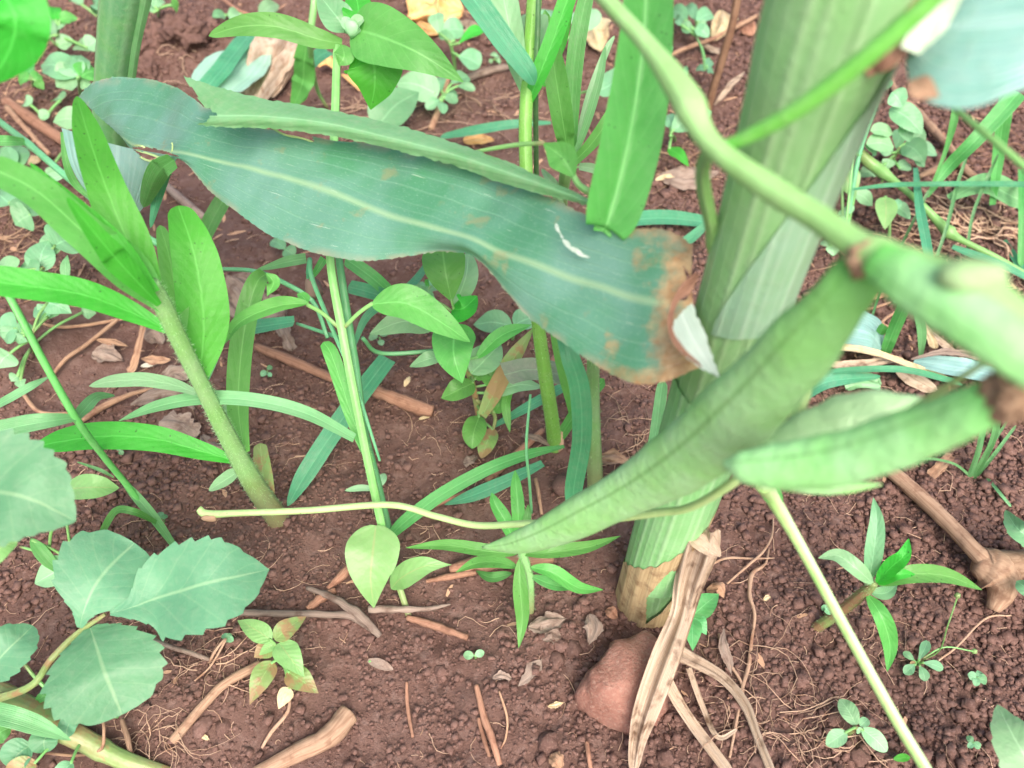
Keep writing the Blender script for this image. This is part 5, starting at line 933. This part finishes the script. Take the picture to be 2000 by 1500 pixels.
stick('brown root loop crossing the thick jointed stem', ((200,1392,1.2),(203,1430,1.5),(196,1464,1.0),(150,1475,.4),(80,1470,.2)), [6,6,6,6,5], M_STRAW, 'dry_root', 'root')
stick('wrinkled brown root above the thick jointed stem foot', ((238,1405,.3),(250,1445,.5),(256,1480,.3)), [9,11,9], M_WOOD, 'dry_root', 'root')
stick('pale crossed straw in the litter under the bean pods', ((1655,600,.4),(1700,602,.6),(1740,590,.5)), [5,6,5], M_STRAW, 'straw', 'straw')
stick('straw leaning in the litter under the bean pods', ((1700,655,.2),(1730,622,.5),(1756,606,.5)), [5,6,5], M_STRAW, 'straw', 'straw')
stick('thin straw crossing the litter under the bean pods', ((1688,612,.5),(1715,628,.6),(1740,640,.3)), [4,5,4], M_STRAW, 'straw', 'straw')
stick('brown dead stalk behind the hairy strap weed foot', ((1225,895,.3),(1215,930,.4),(1196,950,.2)), [9,12,8], M_BARK, 'dead_stalk', 'stalk')

def flake(label, pts, w_, mat=M_DRYG, name='dead_leaf', cat='dead leaf', prof='oval', crump=.22, group='dead leaf flakes on the soil', n=18, nx=8, fold=6, **k):
    rg = k.pop('ragged', .06 if name == 'leaf_piece' else .6 if mat is M_DRYG else .4)
    o = leaf(None, HS(*pts), w_, mat, prof, crump=crump, name=name, n=n+8, nx=nx+2, fold=fold, up=.85, ragged=rg, torn=1.5, **k); return tag(o, label, cat, group)
flake('large crumpled straw coloured dead maize blade behind the strap leaf tip', ((568,62,1.6),(548,90,2.0),(520,130,1.6),(490,200,.8)), [40,70,74,40], M_PALEDRY, prof='even', crump=.34, n=30, nx=16)
flake('second straw coloured fold of the dead maize blade', ((545,80,1.2),(560,110,1.2),(545,160,.8),(530,190,.4)), [40,50,36,14], M_PALEDRY, prof='even', crump=.3, n=24, nx=12)
flake('pale mint piece of maize blade with teal edge beside the dead blade', ((505,92,1.8),(478,120,2.2),(445,150,2.4),(415,178,2.4)), [40,76,86,70], leafm('washed_blade', (.34,.56,.45), (.29,.52,.40), kind='grass', nv=14, trans=.2), prof='even', crump=.04, name='leaf_piece', cat='leaf')
flake('teal maize blade strip against the pale mint piece', ((492,62,2.6),(460,100,3),(430,140,3),(400,175,2.6)), [26,30,32,30], TEAL, prof='even', crump=.03, name='leaf_piece', cat='leaf')
flake('orange and white withered leaf by the long weed stem', ((622,130,.8),(640,118,1.0),(658,140,.6)), [10,16,8], M_ORG)
flake('orange dead leaf strip beside the glowing hanging leaf', ((668,145,.4),(690,160,.5),(705,178,.3)), 10, M_ORG)
flake('large yellow brown dead leaf lying far behind the weeds', ((800,35,.4),(850,12,.8),(905,20,.5)), [50,70,40], M_ORG, crump=.3)
flake('yellow brown dead leaf below the other one', ((815,45,.3),(850,58,.5),(905,28,.3)), [16,22,10], M_ORG, crump=.3)
flake('pink brown curled dead leaf behind the ribbed blade', ((905,40,.4),(922,55,.7),(915,75,.4)), 34, M_DRY)
flake('pale brown crumpled leaf behind the pale strap weed', ((1150,30,.5),(1165,60,.9),(1175,100,.5)), [40,52,30], M_TAN, crump=.3)
flake('tan curled dead leaf behind the dark woody stem', ((1410,20,.6),(1415,50,1.0),(1395,80,.6)), [24,44,30], M_TAN, crump=.3)
flake('pale dead leaf bit below the twig behind the stem', ((1372,88,.4),(1390,96,.6),(1405,105,.4)), 16, M_DRY)
flake('brown curled leaf right of the woody stem', ((1440,45,.3),(1460,55,.6),(1470,70,.3)), 26, M_BARK)
flake('orange flake under the strap leaf tip', ((905,275,.3),(935,270,.5),(965,272,.3)), 18, M_ORG)
flake('pale tan sliver beside the vivid hanging leaf', ((782,140,.2),(790,122,.5),(800,110,.4)), 8, M_DRY)
flake('small pale lens shaped flake by the teal grass stem', ((54,318,.3),(68,312,.4),(80,305,.3)), 13, M_TAN)
flake('broad grey brown dead leaf behind the curled weed leaf', ((440,545,.4),(470,570,.7),(500,610,.6),(560,600,.3)), [40,80,90,50], M_DRYG, prof='even', crump=.2, n=24, nx=12)
flake('ragged grey dead leaf strip behind the grass culm', ((540,620,.4),(555,650,.6),(572,684,.3)), [28,26,24], M_DRYG, prof='even')
flake('grey brown dead leaf lying behind the hairy weed stem', ((180,690,.2),(205,692,.3),(240,704,.2)), [30,36,20], M_DRYG)
flake('brown dead leaf beside the hairy weed stem', ((285,665,.3),(300,655,.4),(316,672,.3)), 34, M_DRYG)
flake('large veined brown dead leaf under the long grass blade', ((255,790,.3),(300,772,.6),(345,770,.5),(380,800,.3)), [16,44,46,30], M_DRYG, crump=.14)
flake('brown dead leaf under the vivid lower leaf of the hairy weed', ((310,830,.3),(350,840,.5),(378,862,.3)), [40,70,50], M_DRYG, prof='even', crump=.12)
flake('grey brown dead leaf piece beneath the hairy stem', ((395,850,.2),(420,875,.4),(440,885,.2)), 36, M_DRYG)
flake('grey leaf flake between the hairy weed and the small pale leaf', ((325,745,.4),(345,728,.5),(368,742,.3)), 34, M_DRYG)
flake('short tan bark chip behind the grass stem', ((185,662,.3),(215,668,.5),(250,676,.3)), [8,14,12], M_STRAW, name='bark_chip', cat='bark')
flake('tan bark chip leaning on the hairy weed', ((275,700,.3),(300,704,.5),(335,702,.4)), [10,15,14], M_STRAW, name='bark_chip', cat='bark')
flake('white curled chip below the tan bark chip', ((275,715,.2),(290,712,.3),(308,710,.2)), 8, leafm('white_chip',(.7,.68,.62),(.6,.58,.5),kind='plain'), name='chip', cat='chip')
flake('dry twisted leaf hanging beside the hairy weed stem', ((282,632,1),(272,670,1),(262,710,.5),(252,728,.2)), [12,12,14,16], M_STRAW, prof='even')
flake('grey dead leaf lying against the red stone', ((1032,1225,.2),(1070,1218,.4),(1105,1208,.3)), [30,46,20], M_DRYG)
flake('grey brown dead leaf half buried near the grey one', ((1060,1250,.1),(1075,1238,.2),(1095,1245,.1)), 34, M_DRYG)
flake('grey green curled dead leaf above the red stone', ((1150,1200,.3),(1160,1225,.5),(1150,1258,.3)), [22,38,20], M_DRYG)
flake('reddish dead leaf flat on soil beside the stone', ((1012,1340,.1),(1036,1315,.2),(1058,1288,.1)), [10,32,22], M_DRYG, crump=.06)
flake('small grey leaf bit beside the flat reddish leaf', ((962,1325,.1),(982,1320,.2),(1000,1326,.1)), 16, M_DRYG)
flake('tan chip beside the maize stalk foot', ((1184,1190,.2),(1195,1196,.4),(1206,1206,.3)), 20, M_BARK, name='bark_chip', cat='bark')
flake('tan torn flake beside the oval leaved seedling', ((1380,1152,.2),(1402,1148,.4),(1414,1168,.2)), [20,28,12], M_STRAW)
flake('small pale seed near the bowed rootlet', ((1492,1172,.1),(1498,1168,.15),(1504,1164,.1)), 11, M_TAN, name='seed', cat='seed')
flake('slim tan seed husk beside the long pale petiole', ((1556,1206,.1),(1566,1203,.15),(1578,1200,.1)), 8, M_STRAW, name='seed', cat='seed')
flake('grey twisted dead leaf shred beside the dead maize leaf', ((1415,1228,.4),(1412,1260,.5),(1424,1290,.4),(1428,1318,.2)), [12,16,18,8], M_DRYG)
flake('rectangular tan straw piece on crumbly soil', ((1818,930,.3),(1838,908,.4),(1860,888,.3)), [18,20,18], M_STRAW, prof='even', name='straw', cat='straw', crump=.05)
flake('brown crumpled dead leaf lodged by the strap weed foot', ((1165,895,.4),(1200,895,.7),(1235,905,.4)), [20,28,12], M_WOOD)
flake('white bent dry leaf by the strap weed stem', ((1020,850,.6),(1045,855,.9),(1080,872,.5)), [8,13,8], M_DRYG, prof='even')
flake('small tan lens seed near the bark strip', ((818,818,.1),(828,816,.15),(842,812,.1)), 8, M_TAN, name='seed', cat='seed')
flake('pale seed husk by the oval leaved weed', ((790,755,.1),(795,745,.2),(800,735,.1)), 9, M_TAN, name='seed', cat='seed')
flake('tan seed husk beside the thick stick', ((386,1430,.1),(397,1437,.15),(408,1445,.1)), 9, M_TAN, name='seed', cat='seed')
flake('yellowish husk lying left of the red stone', ((1070,1380,.15),(1085,1377,.3),(1102,1372,.15)), [10,12,4], M_TAN, name='seed', cat='seed')
flake('tan crumpled leaf bit at the straw ends', ((1075,1475,.2),(1088,1485,.4),(1098,1500,.2)), 30, M_STRAW)
flake('pale bent leaf flake by the arching green blade', ((905,905,.2),(918,898,.4),(930,890,.2)), 20, M_DRYG)
flake('pinkish brown dead leaf behind the vine strand and strap leaf', ((1285,345,.4),(1340,350,.7),(1405,335,.4)), [26,44,22], M_DRYG)
flake('white dry sliver beside the strap leaf foot', ((1280,352,.4),(1300,345,.5),(1325,342,.4)), 10, M_TAN)
flake('tan dry leaf strip beside the dark woody stem foot', ((1395,205,.4),(1425,170,.7),(1455,140,.5)), [10,16,8], M_DRY)
stick('weathered grey stick under the curled blade tip', ((322,360,.3),(360,395,.5),(405,430,.3)), [14,18,14], M_DRYG)
# dead maize leaf beyond the pods
flake('sky blue piece of maize blade with tan torn edge under the pods', ((1600,640,1.2),(1650,640,1.4),(1700,655,1.0),(1722,680,.6)), [70,74,66,14], leafm('blue_blade', (.27,.47,.44), (.22,.42,.38), kind='grass', nv=24, trans=.15, rough=.28), prof='even', crump=.03, name='leaf_piece', cat='leaf', n=24)
flake('second blue green piece of maize blade beside the tan midrib', ((1785,705,.8),(1830,712,1.0),(1890,722,1.0),(1960,740,.8)), [14,32,38,30], MATS['blue_blade'], prof='even', crump=.05, name='leaf_piece', cat='leaf', n=24)
flake('long tan midrib of a withered maize leaf lying under the pods', ((1608,678,1.5),(1660,680,1.6),(1720,692,1.4),(1790,718,1.0),(1856,740,.6)), [10,15,13,11,6], M_TAN, prof='even', crump=.1, n=30)
flake('shrivelled brown edge strip below the tan midrib', ((1602,702,1.2),(1640,715,1.2),(1690,712,1.2),(1750,702,1.0),(1770,728,.6),(1830,765,.3)), [10,14,16,14,24,20], M_DRY, prof='even', crump=.25, n=30)
flake('grey folded upper edge of the withered maize leaf', ((1780,702,1.2),(1830,690,1.4),(1880,690,1.4),(1960,705,1.2)), [4,10,18,20], M_DRYG, prof='even', crump=.15, n=24)
flake('cream strip of dry leaf beside the green grass blade', ((1800,620,.4),(1812,650,.5),(1828,680,.4)), [8,13,12], M_TAN, prof='even')
flake('white dry leaf strip beside the cream one', ((1808,640,.3),(1830,662,.5),(1868,690,.3)), [8,12,8], M_DRY, prof='even')
flake('ragged pale leaf bits under the teal grass below the pods', ((1650,755,.4),(1680,745,.6),(1720,752,.4)), [24,34,24], PALE, prof='even', name='leaf_piece', cat='leaf')
flake('brown flake in the litter under the vine', ((1690,585,.2),(1710,578,.3),(1748,575,.2)), 12, M_BARK)

def tangle(label, x, y, sx, sy, n_, L, mat=M_ROOT, w_=.00035, seed=1, h=.004):
    """a mat of crossing dry roots: one thing, strands too many to pick apart"""
    rs = random.Random(seed); V, F = [], []
    for _ in range(n_):
        p = P(x+rs.gauss(0, sx), y+rs.gauss(0, sy)); a_ = rs.random()*6.28; l_ = L*rs.uniform(.5, 1.5); k = 9; b0 = len(V); q = [p.x, p.y]; r = w_*rs.uniform(.4, 1.4); ar = rs.random()*h; c = rs.gauss(0, .25)
        for i in range(k):
            t = i/(k-1); z = terr(*q)+r+ar*math.sin(math.pi*t)+rs.uniform(0, .0005); d_ = Vector((math.cos(a_), math.sin(a_), 0)); s_ = Vector((-d_.y, d_.x, 0)); pp = Vector((q[0], q[1], z)); rr = r*(1-.55*t)
            V += [pp+s_*rr, pp-s_*rr, pp+Vector((0, 0, rr*1.6))]; q[0] += d_.x*l_/k; q[1] += d_.y*l_/k; a_ += c+rs.gauss(0, .4)
        for i in range(k-1):
            for j in range(3): F.append((b0+i*3+j, b0+i*3+(j+1) % 3, b0+i*3+3+(j+1) % 3, b0+i*3+3+j))
    tag(link('root_tangle', V, F, mat, None, None, [(.5, .5)]*len(V), origin=P(x, y)), label, 'roots', 'tangles of dry roots')
tangle('reddish dry root tuft behind the green grass blade and twisted root', 1905, 305, 22, 16, 25, .035, M_BARK, seed=2)
tangle('pale dry root mat under the jointed runner', 1900, 445, 55, 22, 50, .05, seed=3, w_=.0005)
tangle('brown root tangle in a hollow beyond the vine node', 1965, 590, 25, 30, 29, .04, seed=4)
tangle('dry root and straw litter below the yellowing leaf', 1745, 500, 45, 22, 33, .035, M_STRAW, seed=5)
tangle('fine root tangle beside the paddle leaved seedling', 1565, 1430, 40, 28, 37, .026, seed=6, w_=.00022)
tangle('curly root tangle at the end of the grey stem', 420, 1300, 26, 22, 21, .022, seed=7, w_=.00022)
tangle('straw and root litter beneath the vivid leaves of the hairy weed', 60, 490, 60, 40, 37, .04, M_STRAW, seed=8)
tangle('root litter beside the serrate pale seedling', 130, 165, 70, 25, 29, .045, M_STRAW, seed=9)
tangle('pale root mat between the clods and the dull maize stalk', 330, 130, 30, 25, 21, .03, seed=10)
tangle('thin roots lying below the glowing hanging leaf', 740, 215, 60, 25, 25, .045, seed=11)
tangle('pale roots on the soil in front of the seedling with wedge leaves', 950, 210, 45, 25, 21, .045, seed=12)
tangle('roots lying behind the hairy strap weed foot', 1240, 870, 30, 25, 25, .03, seed=13, w_=.00025)
tangle('fine roots spread on the soil right of the dead leaf shreds', 1470, 1330, 30, 60, 25, .025, seed=14, w_=.0002)
tangle('straw litter in front of the dark woody stem', 1330, 320, 40, 30, 25, .04, M_STRAW, seed=15)
tangle('fine roots around the brown root loop', 300, 1430, 40, 30, 25, .02, seed=16, w_=.0002)
# clods and pebbles
rs = random.Random(3)
for i, (x, y, r) in enumerate(((340,85,16),(372,70,14),(318,100,13),(345,60,12),(400,88,12),(312,72,11),(300,130,12),(290,142,9),(352,120,9),(395,105,8),(365,48,9),(330,50,7),(410,60,8),(285,95,8),(420,130,7),(385,140,7))):
    p = P(x, y, 0); q = r/1000*.75; o = lump('soil_clod', p+Vector((0,0,q*.25)), (q*rs.uniform(.9,1.3), q*rs.uniform(.8,1.1), q*.8), M_CRUMB, rough=.55, sub=4, seed=i, freq=2.2, rot=rs.random()*6)
    tag(o, 'rough red soil clod in the heap behind the maize blade', 'clod', 'soil clods heaped behind the blade')
tag(lump('pebble', P(1105,950,.15), (.0056,.005,.0042), M_PEB, rough=.12, sub=3), 'round smooth grey brown pebble beside the hairy strap weed foot', 'pebble')
tag(lump('pebble', P(1090,705,.2), (.004,.003,.0026), M_STONE, rough=.2, sub=3), 'small red pebble behind the hairy stem', 'pebble')
for i, (x, y, r) in enumerate(((1095,1262,.0022),(1088,1290,.0026),(1120,1268,.0028),(1140,1190,.002),(395,1418,.003),(436,1420,.0026),(690,1270,.0016),(1072,1450,.0032),(1375,1440,.003),(1675,1478,.003),(1300,1480,.0024),(860,1310,.002),(1480,1490,.0026),(640,1400,.002),(450,1180,.0018),(1180,1275,.0024))):
    tag(lump('soil_lump', P(x, y, .05), (r*1.15, r, r*.75), M_CRUMB if i % 4 else M_PEB, rough=.4, sub=3, seed=i+40, rot=i), 'small rounded lump of red brown earth lying loose on the soil', 'soil lump', 'loose lumps of earth')
